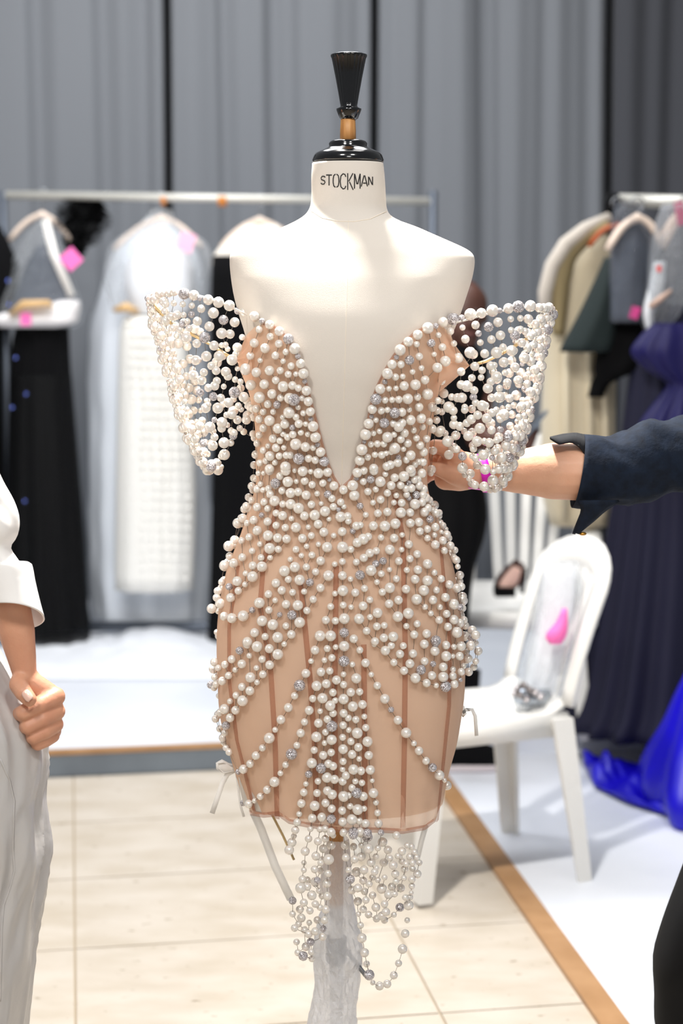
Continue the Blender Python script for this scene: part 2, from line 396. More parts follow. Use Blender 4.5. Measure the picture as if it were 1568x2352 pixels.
# white flooring to the right, with a wooden edging strip
ea = ground(1040, 1868); eb = ground(1371, 2352); e_dir = (ea - eb); e_dir.z = 0; e_dir.normalize(); e_n = Vector((e_dir.y, -e_dir.x, 0))
far = ea.copy(); t_ = (0 - to_uv(ea)[1]) / e_dir.dot(V); far = ea + e_dir * t_; near = eb - e_dir * 2.2
wst = 0.062
def prism(pts, z0, z1):
    m_ = MB(); n = len(pts); vs = [Vector((p.x, p.y, z0)) for p in pts] + [Vector((p.x, p.y, z1)) for p in pts]
    m_.add(vs, [tuple(range(n))[::-1], tuple(range(n, 2*n))] + [(i, (i+1) % n, n+(i+1) % n, n+i) for i in range(n)]); return m_
structure(prism([near, far, far + e_n*wst, near + e_n*wst], 0.0, 0.012).build('trim_1', M_strip, None, False), 'wooden edging strip along the white flooring')
structure(prism([near + e_n*wst, far + e_n*wst, far + U*4.5, near + U*4.5], 0.0, 0.010).build('floor_covering', M_vinyl, None, False), 'white sheet flooring on the right')
# low stage at the back
mb = MB(); mb.box(uv(1.5, 2.8, HP/2 - .002), 9, 5.6 - .004, HP - .004, AX); structure(mb.build('stage', M_vinyl, None, False), 'low white stage at the back')
ub = to_uv(far)[0]
mb = MB(); mb.box(uv((-3 + ub)/2, -0.004, (HP-.012)/2), ub + 3, .012, HP - .012, AX); structure(mb.build('trim_2', M_front, None, False), 'front board of the low stage, grey with shade in its colour')
mb = MB(); mb.box(uv((6 + ub)/2, -0.004, (HP-.012)/2), 6 - ub, .012, HP - .012, AX); structure(mb.build('trim_3', M_vinyl, None, False), 'white front board of the low stage')
mb = MB(); mb.box(uv(1.5, 0.0, HP - .005), 9, .03, .014, AX); structure(mb.build('trim_4', M_strip, None, False), 'thin wooden nosing along the stage edge')
# curtains
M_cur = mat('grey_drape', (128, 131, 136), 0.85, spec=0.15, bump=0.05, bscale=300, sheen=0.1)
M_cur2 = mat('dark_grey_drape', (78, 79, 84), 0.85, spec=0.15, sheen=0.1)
YC = 5.6
FOLDS = [(-400,0),(-300,.1),(-200,0),(-110,.12),(-30,.02),(60,.0),(100,.10),(150,.03),(215,.02),(245,.11),(290,.04),(340,.10),(366,.02),(382,.03),(386,.30),(396,.30),(402,.04),(450,.0),(500,.05),(520,.13),(560,.06),
 (605,.03),(630,.15),(665,.10),(700,.01),(760,.0),(790,.05),(825,.10),(846,.05),(850,.30),(862,.30),(868,.10),(905,.02),(955,.0),(975,.07),(1010,.02),(1060,.0),(1085,.05),(1095,.20),(1128,.20),(1140,.06),(1180,.0),(1215,.04),(1240,.09),(1270,.03),
 (1315,.09),(1345,.14),(1372,.10),(1384,.30),(1394,.30),(1402,.06),(1440,.02),(1470,.10),(1500,.06),(1530,.14),(1570,.05),(1640,.12),(1700,.0),(1800,.1),(1900,0)]
def curtain(x0, x1, label, m):
    mb = MB(); xs = np.arange(x0, x1 + .1, 7.0); R = []
    for zf in np.linspace(0, 1, 9):
        r = []
        for i, x in enumerate(xs):
            k = 0
            while FOLDS[k+1][0] < x: k += 1
            (a, fa), (b_, fb) = FOLDS[k], FOLDS[k+1]; t = (x - a) / (b_ - a); t = t*t*(3-2*t); d = fa + (fb - fa) * t
            p = at(x, 705, YC + d * 0.62 + (x - 784) * 0.00032); p.z = HP + .01 + zf * 4.3
            p.x += 0.02 * noise.noise(Vector((x * .01, zf * 2, 0))); r.append(p)
        R.append(r)
    mb.grid(R); o = mb.build('stage_curtain', m)
    s_ = o.modifiers.new('thickness', 'SOLIDIFY'); s_.thickness = 0.004
    return tag(o, label, 'curtain', 'curtains across the back')
curtain(-400, 388, 'grey pleated curtain at the far left, behind the rail of black and white garments', M_cur)
curtain(396, 852, "grey pleated curtain directly behind the tailor's dummy, left of the dark slit", M_cur)
curtain(862, 1388, 'grey pleated curtain between the dummy and the cream coat', M_cur)
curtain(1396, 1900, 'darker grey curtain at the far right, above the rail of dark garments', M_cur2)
M_dark = mat('dark_wall', (46, 45, 47), 0.9)
mb = MB(); mb.box(Vector((0, 6.75, 2.2)), 9, .1, 4.6); structure(mb.build('wall_back', M_dark, None, False))
mb = MB(); mb.box(Vector((1.95, 4.35, 2.6)), .3, .5, 5.2); structure(mb.build('wall_right', mat('brown_stone', (74, 66, 60), 0.9, var=(56, 50, 46)), None, False), 'dark brown stone pier at the top right')
# ------------------------------------------------------------------ pearl dress
M_tulle = film('nude_tulle', (253, 221, 195), 0.72, rough=0.75, bump=0.10, bscale=9, gl=0.0)
M_band = film('nude_tulle_doubled', (206, 150, 122), 0.36, rough=0.75, bump=0, gl=0)
[n_ for n_ in M_band.node_tree.nodes if n_.type == 'MAP_RANGE'][0].inputs[4].default_value = 0.36
M_pearl = mat('pearl', (240, 234, 226), 0.24, metal=0.22, spec=0.5, sss=0.1); M_pearl.node_tree.nodes['Principled BSDF'].inputs['IOR'].default_value = 1.85
M_crys = crystal_mat()
M_wire = mat('dark_silver_wire', (120, 110, 100), 0.4, metal=0.6)
M_gold = mat('gold_boning', (214, 188, 140), 0.35, metal=0.5)
M_white = mat('white_ribbon', (246, 243, 238), 0.6, spec=0.3)
SLIP = [(690,560,1046,.141),(735,560,1046,.151),(800,549,1052,.156),(835,548,1052,.154),(870,561,1022,.15),(900,572,1006,.145),(950,582,996,.135),(1000,586,989,.124),
 (1060,588,983,.11),(1110,588,981,.106),(1150,578,989,.107),(1190,563,1004,.112),(1218,555,1013,.116),(1264,537,1030,.122),(1319,518,1045,.13),
 (1413,502,1058,.136),(1500,498,1066,.138),(1593,501,1066,.137),(1649,508,1058,.134),(1708,524,1047,.13),(1762,540,1032,.125),(1827,560,1018,.119),(1860,570,1012,.117),(1930,582,998,.114)]
SLIP = smooth_rows(SLIP, 160)
dress = thing('pearl_dress', Vector((at(784, 1500, 0).x, 0, zat(1870))), "nude tulle mini dress covered in strands of pearls, worn by the tailor's dummy", 'dress')
_ys = [690 + i * 8 for i in range(156)]
_full = MB(); _full.grid(body_rows(SLIP, _ys, 96), True)
SLIP_BVH = BVHTree.FromPolygons(_full.v, _full.f)
_Z = [(body_ring(SLIP, y)[0].z, y) for y in _ys][::-1]
def slip_point(th, z, grow=0.0):
    y = lin(_Z, z); c, hw, hd = body_ring(SLIP, y); hw += grow; hd += grow
    return Vector((c.x + hw * sgn(math.sin(th), PW), -hd * sgn(math.cos(th), PW), z))
def to_tz(x, y):
    d = ray(x, y).normalized(); h = SLIP_BVH.ray_cast(CAM, d)[0]
    if h is None:
        p = at(x, y, 0); return math.copysign(math.pi / 2, p.x - at(784, y, 0).x), p.z
    yy = lin(_Z, h.z); c, hw, hd = body_ring(SLIP, yy)
    return math.atan2(sgn((h.x - c.x) / hw, 1 / PW), sgn(-h.y / hd, 1 / PW)), h.z
NECK = [(548,838),(552,800),(566,770),(585,752),(605,744),(628,749),(652,768),(672,798),(690,838),(704,880),(717,930),(729,975),(740,1018),(752,1060),(766,1095),(783,1121),
 (806,1100),(818,1070),(829,1030),(841,980),(851,930),(864,890),(879,858),(897,826),(920,793),(950,765),(982,747),(1008,744),(1030,762),(1046,795),(1050,838)]
HEM = [(566,1848),(575,1866),(605,1872),(640,1868),(665,1886),(705,1894),(783,1906),(870,1906),(925,1909),(975,1900),(1000,1880),(1013,1850)]
top = sorted(to_tz(x, y) for x, y in NECK); hem = sorted(to_tz(x, y) for x, y in HEM)
zt = zat(880); zh = hem[0][1]
top = [(-math.pi, zt), (-2.2, zt), (-1.75, zt + .01)] + [t for t in top if abs(t[0]) < 1.57] + [(1.75, zt + .01), (2.2, zt), (math.pi, zt)]
hem = [(-math.pi, zh), (-2.0, zh)] + hem + [(2.0, zh), (math.pi, zh)]
ths = sorted(set([round(-math.pi + i * 2 * math.pi / 150, 5) for i in range(151)] + [t[0] for t in top]))
NV = 74; rows = []
for i in range(NV + 1):
    v = i / NV; r = []
    for t in ths:
        z = lin(top, t) + (lin(hem, t) - lin(top, t)) * v
        p = slip_point(t, z, 0.0012 * math.sin(t * 23 + z * 20) * max(0, (v - .75) * 4) + 0.0006 * math.sin(t * 11 + z * 30))
        r.append(p)
    rows.append(r)
mb = MB(); mb.grid(rows); slip = mb.build('tulle_slip', M_tulle, dress)
slip['label'] = 'sheer nude tulle slip'
def band(name, pts, w, lift=0.0012):
    o = strip(SLIP_BVH, pts, w, lift, 9, 0.0003).build(name, M_band, dress); return o
for pts in ([(598,1390),(622,1540),(632,1700),(637,1880)], [(690,1330),(712,1560),(722,1700),(728,1890)], [(925,1240),(930,1500),(928,1700),(924,1900)], [(1010,1250),(1032,1480),(1030,1620),(1003,1885)],
            [(548,1300),(527,1440),(527,1560),(545,1700),(585,1862)], [(835,1480),(836,1600),(838,1890)], [(772,1300),(768,1600),(772,1895)], [(640,1150),(606,1290),(598,1390)], [(905,1130),(925,1240)]):
    band('seam', pts, 0.0088)
band('hem', HEM[1:-1], 0.009)
band('neck_edge', NECK[4:27], 0.004)
# tulle cups gathered out to the sleeves
def cup(sx, a, b, tip):
    m_ = MB(); R = []
    for i in range(9):
        f = i / 8; r = []
        for j in range(12):
            g = j / 11; x = a[0][0] + (a[1][0] - a[0][0]) * g; y = a[0][1] + (a[1][1] - a[0][1]) * g
            X = x + (tip[0] - x) * f; Yp = y + (tip[1] - y) * f * (0.9 + 0.1 * f)
            dpt = -0.09 + 0.07 * f + 0.012 * math.sin(g * 15) * (1 - f * .5) - 0.02 * math.sin(math.pi * g)
            r.append(at(X, Yp, dpt))
        R.append(r)
    m_.grid(R); return m_.build('sleeve_cup', M_tulle, dress)
cup(-1, [(575,765), (580,880)], None, (541, 826)); cup(1, [(1020,760), (1003,905)], None, (1078, 840))
# --- pearls: photo coordinates of each bead (x, y, radius in crop units; c = rhinestone)
CROPS = []
def crop(x0, y0, s, rs, txt, where): CROPS.append((x0, y0, s, rs, txt, where))
crop(440,1080,.2296,1,"""940 5 50,1030 5 25,1110 10 50,1190 15 28,1268 30 50,1358 20 45,885 60 40,962 115 52,1048 112 27,1130 108 40,1205 145 38,1312 130 38,1422 157 45,1517 197 45,1378 97 22c,838 130 50c,840 160 30,905 205 38,990 228 50,1065 218 42,1145 250 46,1255 235 30,1360 240 38c,1402 283 38,1490 320 38,830 308 52,912 340 36,990 340 50,1070 380 54,1198 345 40,1295 335 26,1417 367 38,1522 365 28,1468 395 25c,845 430 36,910 455 46,998 485 30,1128 458 45,1230 450 52,1333 412 52,1373 490 27,1488 467 52,1560 460 40,845 553 38,937 575 38,1043 573 50,1166 570 28,1265 540 45,1322 620 46,1505 615 45,656 604 47,760 515 42,620 500 42,765 655 52,860 678 46,950 688 44,1107 682 44,1197 655 36,1420 655 30,780 782 54,867 792 37,684 740 30,575 670 38,605 808 34,507 872 40,420 930 46,330 955 54,1043 793 36,1150 762 29,1268 742 28,1355 770 52,1508 770 56,987 893 29,1098 855 29,1203 850 36,1290 907 45,1430 940 30,1507 915 36,695 875 36,785 875 30,612 955 42,703 965 52,540 1033 30,610 1065 54,455 1110 48,535 1143 30,467 1207 38,390 1275 45,928 1008 54,1032 970 52,1147 970 38,1240 1018 38,1368 1055 54,1508 1055 45,967 1093 37,1080 1098 53,1182 1123 40c,1288 1178 43,843 1130 45,902 1202 43,1010 1223 36,1125 1215 32,1215 1293 38,1433 1235 30,1512 1205 54,768 1240 40,835 1303 30,945 1342 44,1062 1352 52,1152 1405 38,1390 1365 36,1515 1350 36,678 1327 53,605 1400 32c,515 1457 54,403 1480 50,325 1462 43,265 1410 30,200 1385 48,285 1335 50,250 1275 40,260 1210 40,300 1180 42,375 1165 36c,300 1120 35,773 1400 38,880 1445 28c,1003 1450 48c,1080 1523 54,705 1508 53,812 1545 54,943 1558 36,1342 1500 42,1437 1508 38,1527 1485 54,630 1625 46,735 1665 37,860 1672 54,997 1643 44,1283 1657 54,1390 1657 54,1525 1625 48c,558 1718 50,655 1765 54,777 1785 46,925 1740 30,480 1805 40c,1233 1800 45,1355 1785 36,1440 1770 30,1525 1760 52,600 160 40,655 190 40,715 200 30,770 185 35,785 240 40,725 318 38,655 370 42,760 385 35,600 300 35,570 375 50,545 360 40,700 450 28c,510 480 45,460 530 50,505 540 30,555 530 33,430 700 46,370 760 52,430 745 42,500 705 34,380 860 40,720 30 25,670 30 30,780 10 40,610 200 34,690 140 30,640 90 32""",'s')
crop(780,1080,.2296,1,"""175 25 48,240 5 40,340 5 45,455 40 30,548 75 42,640 62 52,715 20 45,820 30 45,745 95 40,168 80 25c,235 115 36,308 92 40c,405 115 52,130 153 53,37 200 44,513 153 44,607 150 40,660 185 38,715 180 42,790 150 45,835 190 45,690 130 28c,280 215 38,360 192 32,145 253 52,475 228 38,565 253 30,668 245 34,690 280 28c,762 247 40c,860 275 45,895 300 38,20 320 30,45 365 26,332 325 30,408 295 40,203 358 34c,540 325 30,618 328 40,752 340 52,822 320 42,20 465 48,95 450 45,85 510 35,260 447 31,380 432 40,475 418 43,610 425 52,702 425 42,845 420 45,880 380 42,960 430 45,995 460 30,25 620 43,165 558 43,205 550 35,130 610 30c,335 557 46,450 560 53,555 535 52,705 530 44,790 520 44,900 490 38c,875 590 38,955 570 42,1000 530 40,1030 555 36,800 612 40,25 770 52,110 793 36,175 725 47,235 690 54,285 665 40,412 675 34,543 680 44,623 648 28,690 742 42,875 680 34,945 650 30,955 745 44,1030 705 42,1070 645 42,1015 620 25,1090 680 35,300 830 44,365 808 38,240 878 42,165 920 36,500 795 50,618 795 29,773 840 40,700 887 38,590 910 40,1045 805 36,1105 755 42,1105 850 52,1150 800 35,1165 900 40,25 915 37,30 1055 45,107 1090 30,203 1050 48c,312 1003 54,360 935 36c,433 908 38c,497 995 28,415 1037 35,670 1000 32,780 997 44,876 938 48,945 1025 32,1013 1087 38,1095 1145 43,1170 1180 45,1215 1165 40,1200 1050 42,1200 1110 35,1180 965 28,565 1087 36,372 1120 30,500 1177 52,752 1092 45,876 1105 52,965 1200 36,662 1190 44,425 1220 38,247 1183 37,155 1225 42,840 1203 53,1055 1273 44,1140 1340 52,1200 1370 35c,1225 1290 45,1225 1380 40,768 1292 53,930 1298 44,587 1300 44,493 1337 44,300 1297 36,233 1358 45,113 1370 29,850 1368 32,1000 1370 31,910 1433 30,1067 1437 40,685 1432 54,580 1465 53,378 1427 50,303 1470 32,193 1487 52,993 1500 40,1140 1495 48,1080 1567 42,1200 1530 45,1240 1500 40,1255 1555 40,1170 1622 54,1250 1660 48,1325 1600 45,1360 1650 45,1320 1680 38c,773 1537 37,665 1560 32,445 1553 35,370 1563 40,268 1608 40,140 1687 44,743 1645 42,868 1635 44,960 1705 52c,535 1665 50,440 1677 43,352 1713 42,845 1740 45,1062 1750 43,1140 1767 30,1213 1760 48,1310 1755 48,1385 1810 42,1360 1730 30,515 1755 38,635 1757 36,200 1800 36,455 1805 48,950 1810 47,1270 1815 30,910 330 30,930 400 30,1060 590 26,1110 700 30,1140 870 34""",'s')
crop(460,1480,.21684,1,"""495 0 45,600 30 55,735 47 48,890 5 30,420 80 45c,520 120 32,333 158 43,440 208 47,260 215 40,370 270 31,300 330 40,190 250 35,232 388 45,140 260 50,150 190 45,150 350 35,110 430 40c,165 420 40,145 460 35,820 107 57,655 158 40,735 218 48,595 250 32,663 318 42,530 350 54,600 402 32,442 450 43,525 492 48,378 540 38,447 597 57,315 603 32,255 685 53,373 697 46,315 778 46,272 860 45c,260 935 38,240 990 45,250 1040 35,270 1095 35,305 1140 40,190 745 45,160 790 40,210 720 40,1213 65 47,1172 178 31,1117 308 48,1050 435 60c,998 545 40,932 670 48,853 798 48,793 905 32,730 993 57,658 1097 38,588 1178 45,528 1265 42,455 1322 48,400 1350 30c,1345 45 38,1435 30 32,1313 168 32,1393 143 40,1277 293 47,1370 282 40,1230 440 54,1333 418 48,1440 378 48,1190 575 40,1293 570 55,1403 510 42,1427 595 35,1152 700 48,1103 823 40,1063 940 46,1022 1070 38,965 1163 60c,903 1275 37,848 1365 32,785 1457 54,707 1540 44,635 1610 38,573 1657 28,510 1690 45,455 1680 35c,1268 708 32,1375 650 55,1405 730 42,1250 835 48,1345 795 42,1393 867 58c,1228 980 55,1325 930 38,1315 1045 32,1390 1010 55,1205 1120 40,1300 1175 46,1385 1145 42,1180 1258 55,1277 1313 54c,1355 1265 45,1405 1290 45,1148 1375 40c,1118 1478 30,1245 1450 37,1340 1410 55,1420 1430 48,1095 1568 42,1235 1575 42,1345 1550 48,1395 1590 52,1070 1685 46,1210 1710 54,1325 1680 45,1390 1740 45,1047 1797 32,1185 1840 47,1285 1830 48,1385 1850 50c,1025 1885 42,1165 1955 32,1265 1955 32,1320 1955 40,1380 1990 42""",'s')
crop(780,1480,.21684,1,"""45 15 55,45 178 58c,40 318 32,40 427 40,40 580 55,40 730 45,35 857 42,30 985 38,35 1110 52,35 1240 40,30 1325 32,65 1390 45,30 1450 45,40 1610 57,25 1760 45,30 1880 48,210 68 40,273 197 47,333 320 31,397 437 42,477 577 52,543 692 33c,615 803 47,702 937 55,783 1048 33,838 1127 46,912 1233 42,980 1305 47c,1053 1385 53,1107 1440 25,1135 1495 48,133 213 32,175 360 54,117 508 46,210 503 40,138 658 54,240 637 47,90 780 38,170 797 40,260 765 32,275 883 40,95 908 32,185 940 57,118 1028 41,197 1090 46,293 1030 55,130 1165 47,205 1213 32,307 1175 47,145 1325 55,225 1340 45,323 1330 50,165 1450 35,235 1467 36,343 1443 27,130 1520 40,180 1575 55c,250 1610 48,357 1575 52,95 1600 35,383 1675 33,110 1715 36,190 1750 57,258 1740 33,400 1785 37,130 1855 57,205 1870 40,275 1897 45,410 1897 45,145 1990 55c,215 1985 45,290 2000 50c,440 1998 30c,40 1990 40,365 0 30,545 20 40,480 85 53,637 103 45,775 98 45,673 20 40,887 10 45,1000 75 54,1010 5 35c,1125 125 54,1135 20 42,1210 25 32,1285 25 48,1195 125 28,1268 125 45,1400 30 45,1470 78 45,1345 85 30,1360 150 45,1440 180 35,572 192 40,742 205 48,897 180 43,988 208 33c,1095 240 47,1197 265 32,1310 230 32,1285 290 40,1365 290 45,1420 240 38,680 280 45,860 270 52c,800 358 55,975 330 46,1095 345 54,1195 335 42,1275 375 25c,918 410 45,1020 435 31,1120 447 58c,1212 420 45""",'s')
crop(540,1850,.3061,1,"""480 65 20,465 125 28,450 185 30,440 230 22,425 278 34,405 335 36,565 175 22,550 250 28,525 345 34,515 430 20,515 485 22,505 555 30,490 620 40,430 715 30c,430 815 25,445 920 28,460 1025 25,470 1105 26,510 1130 36c,530 1060 32,565 1025 30c,520 935 28,550 965 30,495 845 33,485 780 30,515 730 30,560 790 28,555 880 22,615 860 28,600 945 30,655 985 30,660 925 25c,670 860 30,680 780 32,635 765 25,690 680 32,650 680 25,575 675 36,540 610 30,600 575 36,615 560 25c,685 585 33,640 490 25,695 510 28,700 405 40,650 410 28,605 380 33,595 480 28,660 325 32,718 300 33,620 270 30,675 250 28,720 200 33,635 180 24,675 175 24,735 225 22,570 1100 25,575 1150 25,475 890 25,540 560 26,630 640 24,600 740 28,640 430 24,810 205 28,885 220 35c,940 215 26,990 235 40c,1093 203 24c,1210 225 30,1105 275 36,825 300 32,888 310 28,945 300 22,1000 325 38,1070 320 24,1145 335 32,830 390 30,895 405 30,945 385 33,1055 385 24,1020 430 32,1115 430 32,1160 395 25,1185 450 33,1250 345 32,1290 300 24,1320 310 26,1310 385 28,1360 390 26,1380 430 24,1330 430 25,1250 420 25,1270 480 28,1330 475 24,1365 515 32,1325 555 28,1325 605 24,1320 655 18,1275 690 24,1310 690 24,1300 750 38,1290 862 22,1275 962 32,1255 1078 36,1225 1185 27,1190 1275 30,1140 1340 31,1083 1355 33,1032 1330 20,1005 1272 40c,985 1190 26,970 1105 34,950 995 36,940 900 26,925 815 20,960 780 28,920 720 32,875 635 32,862 555 35c,850 485 24,910 500 36,965 485 33,960 565 30,920 620 32,1005 590 26,970 645 28,1030 675 28,980 710 28,1055 765 33,1000 820 28,1060 850 28,1100 830 33,1130 800 32,1190 820 22,1235 765 33c,1120 740 28,1150 670 33,1195 665 25,1240 620 33,1175 610 30,1100 625 38,1070 560 22,1045 500 28,1200 515 30,1120 540 22,1265 545 22,1205 570 24,1120 860 28,1030 540 25,1060 470 20,1220 380 24,1280 440 24,1345 350 24""",'h')
crop(300,620,.3189,1,"""925 430 25,1005 480 26,890 527 32,968 565 34,1067 532 28,862 620 28,1042 618 28,1117 592 23,933 652 20,1098 658 20,1000 725 34,905 738 34,828 715 40,1077 725 26,1155 692 26,1135 752 26,1190 750 20,1045 795 28,865 830 37,962 823 34,1098 840 38,1165 832 30,1208 852 26,927 918 40,1018 893 34,1080 922 26,1143 925 38,1175 935 42c,1235 925 22,988 967 28,1055 970 28c,1205 990 20,955 1022 25,1027 1022 22,1140 1027 40,1190 1060 25,1243 1032 22,925 1075 28,1000 1085 37,1095 1062 20,1110 1110 33,1165 1135 22c,1210 1108 30,1260 1110 20,955 1140 28,1060 1142 35,925 1190 25,1098 1182 22,1168 1185 28,1225 1172 22,1275 1185 20,1025 1215 30,1075 1230 25,1130 1205 25,990 1268 20,1047 1280 30,1103 1280 20,1188 1255 40,1258 1275 34,1313 1282 22,955 1300 25,1003 1340 34,1070 1340 26,1120 1335 26,1150 1335 26,1210 1360 40c,1280 1358 28,1330 1370 28,975 1375 25,1040 1388 22,930 1390 25,1000 1433 34,1115 1418 38,1175 1440 22,1233 1450 36,1295 1450 22,1352 1465 34,957 1455 22,925 1475 25,1077 1485 24,1042 1530 40c,1130 1525 38,1193 1525 20,1250 1518 28,1305 1545 28,1385 1537 28,900 1330 30,890 1210 25,910 1250 25,880 1180 25,905 1000 28,880 1000 28,885 1060 30,870 1555 30,930 1540 30""",'s')
crop(780,620,.33163,1,"""765 425 26,683 452 20,633 507 28c,710 535 26,790 510 22,532 515 22,550 600 26,483 625 32c,423 655 26,653 585 18,730 632 36,675 677 34,820 610 34,565 680 20,503 705 20,435 738 20,385 742 25,590 762 30,523 795 36,445 803 32,388 820 20,340 822 20,607 860 38,537 880 26,470 892 36,408 898 26,362 900 22,313 902 24,548 950 30,480 968 20,430 985 30,380 990 36c,330 970 22,287 975 26,563 1028 34,490 1040 34,430 1060 30,407 1085 36,370 1065 25,308 1060 34c,250 1040 20,510 1110 22,573 1088 22,447 1130 30,375 1140 22,330 1158 36,275 1118 20,233 1132 20,530 1165 24,422 1172 28,470 1200 28,380 1235 38,440 1240 20,355 1260 22,215 1208 22,260 1205 24,305 1205 24,490 1283 34,460 1315 25,405 1300 20c,320 1270 20,290 1282 26,243 1280 22,193 1298 24,350 1350 30,400 1335 30,325 1360 30,490 1385 34,440 1425 34,235 1375 32,180 1380 25,315 1412 20,160 1465 26,213 1452 28c,280 1470 36,355 1495 30,420 1490 26,380 1440 26,478 1475 18c,195 1537 26,248 1517 20,330 1545 26,495 1510 26,540 1450 26,555 1500 26,560 1405 28,575 1330 28,545 1330 22,520 1350 22,580 1260 30,555 1215 28,600 1170 26,640 1100 30,620 1050 25,670 1040 26,640 950 32,675 975 25,720 855 32,705 770 26,768 725 26,530 1560 28c,590 1520 25,575 1560 30""",'s')
# neckline strand and sleeve rims
crop(300,620,.3189,1,"""770 295 25c,820 305 32,890 335 35,945 368 20c,1000 395 32,1070 442 33,1135 498 37c,1180 568 38,1203 622 20c,1223 675 33,1243 747 36,1253 803 18c,1265 870 34,1278 947 33,1293 1020 32,1297 1075 18c,1313 1127 37,1330 1205 37,1345 1260 18c,1367 1312 34,1393 1380 35c,1417 1457 33,1432 1510 17c,1470 1550 35""",'s')
crop(780,620,.33163,1,"""785 340 40c,715 362 34,665 388 20c,610 403 38,540 450 33,475 498 33,418 555 38,393 605 18c,362 655 32,330 718 37,313 775 18c,280 825 34,250 895 38c,225 965 32,220 1015 16c,200 1065 34,178 1140 38,170 1190 15c,153 1245 38,138 1320 34,120 1395 34,115 1445 16c,90 1490 36,25 1525 30""",'s')
crop(300,620,.3189,1,"""128 205 26c,170 185 26,205 172 30,240 170 24,275 168 28,310 160 28,385 172 40c,455 183 36,495 205 18c,558 215 36,632 233 38,710 257 38,375 247 22,440 257 22,508 280 28,595 310 38,668 360 34c,748 377 34,567 407 34,480 370 32,437 320 24c,408 370 22,655 457 38,715 462 32,533 487 38c,803 485 22,768 560 34,682 540 22,600 545 34,545 622 36,637 622 38,730 648 38,468 650 34,400 490 38,475 530 30,580 690 28,685 735 35,700 765 30,615 725 30,527 738 28,450 760 36,510 795 34,620 800 28,605 835 32,558 850 28,670 840 20,752 790 22,790 805 22,768 712 18,748 882 40c,813 915 36,595 912 30c,500 885 28c,650 922 28,703 957 34,627 995 38,775 978 24,795 1005 20,540 995 34,560 970 20,727 1040 34,690 1045 22,658 1100 38,655 1140 30,603 1080 20c,570 1133 38,497 1125 32,833 1080 32,768 1080 30,785 1140 22,742 1175 28,738 1195 28c,720 1245 25,672 1245 38,603 1205 28,590 1265 36,525 1248 28c,460 1220 30,473 1303 36,675 1330 38,518 1385 36,580 1418 36c,632 1392 22,250 245 28,310 240 22,335 325 32,290 335 30,255 350 26,380 325 22,370 390 24c,355 430 26,420 420 24,300 420 26""",'l')
crop(780,620,.33163,1,"""1470 310 40c,1425 267 32,1380 262 30,1320 250 38,1235 255 40c,1168 267 34,1108 282 18c,1058 282 40,980 300 34,905 308 40,845 330 20c,850 400 20,870 480 28,903 573 38,940 382 28,960 440 22c,973 503 22,1030 395 32c,1050 482 28,1095 362 32,1112 453 32,1003 580 30,1085 573 38,1130 535 25,1190 560 36,1183 340 22,1187 418 22,1250 335 22,1305 340 32,1252 410 22,1283 425 24,1213 455 34c,1260 505 30,935 668 30,985 695 25,1045 665 30,1070 660 22,1135 640 34,1213 675 32,1278 610 36,1300 540 28,1355 375 30,1400 360 30,915 748 25,978 745 22,1085 742 38,1145 712 22,1045 775 28,1025 820 34,1160 780 28,1235 765 32,880 805 38,840 795 30,930 835 28,1105 820 24,925 880 25c,845 885 34,815 885 30,775 880 24,865 970 25,865 950 22,755 950 38,785 975 30,680 905 24,985 940 36,940 920 25,1105 880 38,1050 885 28,1175 890 28,1010 940 24,955 1005 30,1017 1028 34,1055 990 28,1085 970 22,1137 1003 38,1110 1035 25,1170 950 22,910 1035 32,880 1060 28,830 1083 30,790 1070 32,790 1025 22,700 1112 32,970 1097 36,1050 1110 28,1113 1107 22c,800 1152 24,748 1187 38,890 1150 34,950 1187 36,1035 1197 32,1000 1185 22,1085 1180 24,1110 1170 20,925 1240 25,810 1242 26,850 1290 30c,915 1290 20,940 1305 25,995 1282 36,1073 1255 28,1025 1245 18,1055 1300 20c,1150 1215 34,1165 1155 34c,1120 1300 35,1175 1300 32c,850 1372 36,1007 1380 36,895 1445 20,937 1490 28,1000 1500 34,1060 1457 36,1060 1400 20,1100 1380 30,1130 1375 30,840 705 28,1320 460 26,1345 440 24,1300 545 26,1340 520 26""",'r')
# sleeve cages: silhouettes (y, x left, x right, half depth)
SLV = {'l': [(668,338,590,.075),(700,340,590,.085),(745,346,580,.095),(800,362,572,.1),(860,380,578,.1),(930,400,580,.095),(1000,424,562,.08),(1045,448,536,.06),(1075,470,508,.035),(1090,480,498,.02)],
       'r': [(688,1050,1279,.075),(712,1040,1278,.085),(760,1030,1262,.095),(820,1015,1250,.1),(880,995,1242,.1),(950,995,1222,.095),(1020,1010,1205,.08),(1070,1045,1180,.06),(1110,1072,1158,.035),(1130,1090,1138,.02)]}
SLV_Y0 = {'l': -0.035, 'r': -0.055}
def slv_point(k, x, y, back=False):
    R = SLV[k]; xl = lin([(r[0], r[1]) for r in R], y); xr = lin([(r[0], r[2]) for r in R], y); hd = lin([(r[0], r[3]) for r in R], y)
    u_ = max(-1, min(1, (x - (xl + xr) / 2) / ((xr - xl) / 2))); d = hd * math.sqrt(max(0, 1 - u_ * u_))
    return at(x, y, SLV_Y0[k] + (d if back else -d))
BEADS = []            # (centre, radius, crystal?)
seen = []
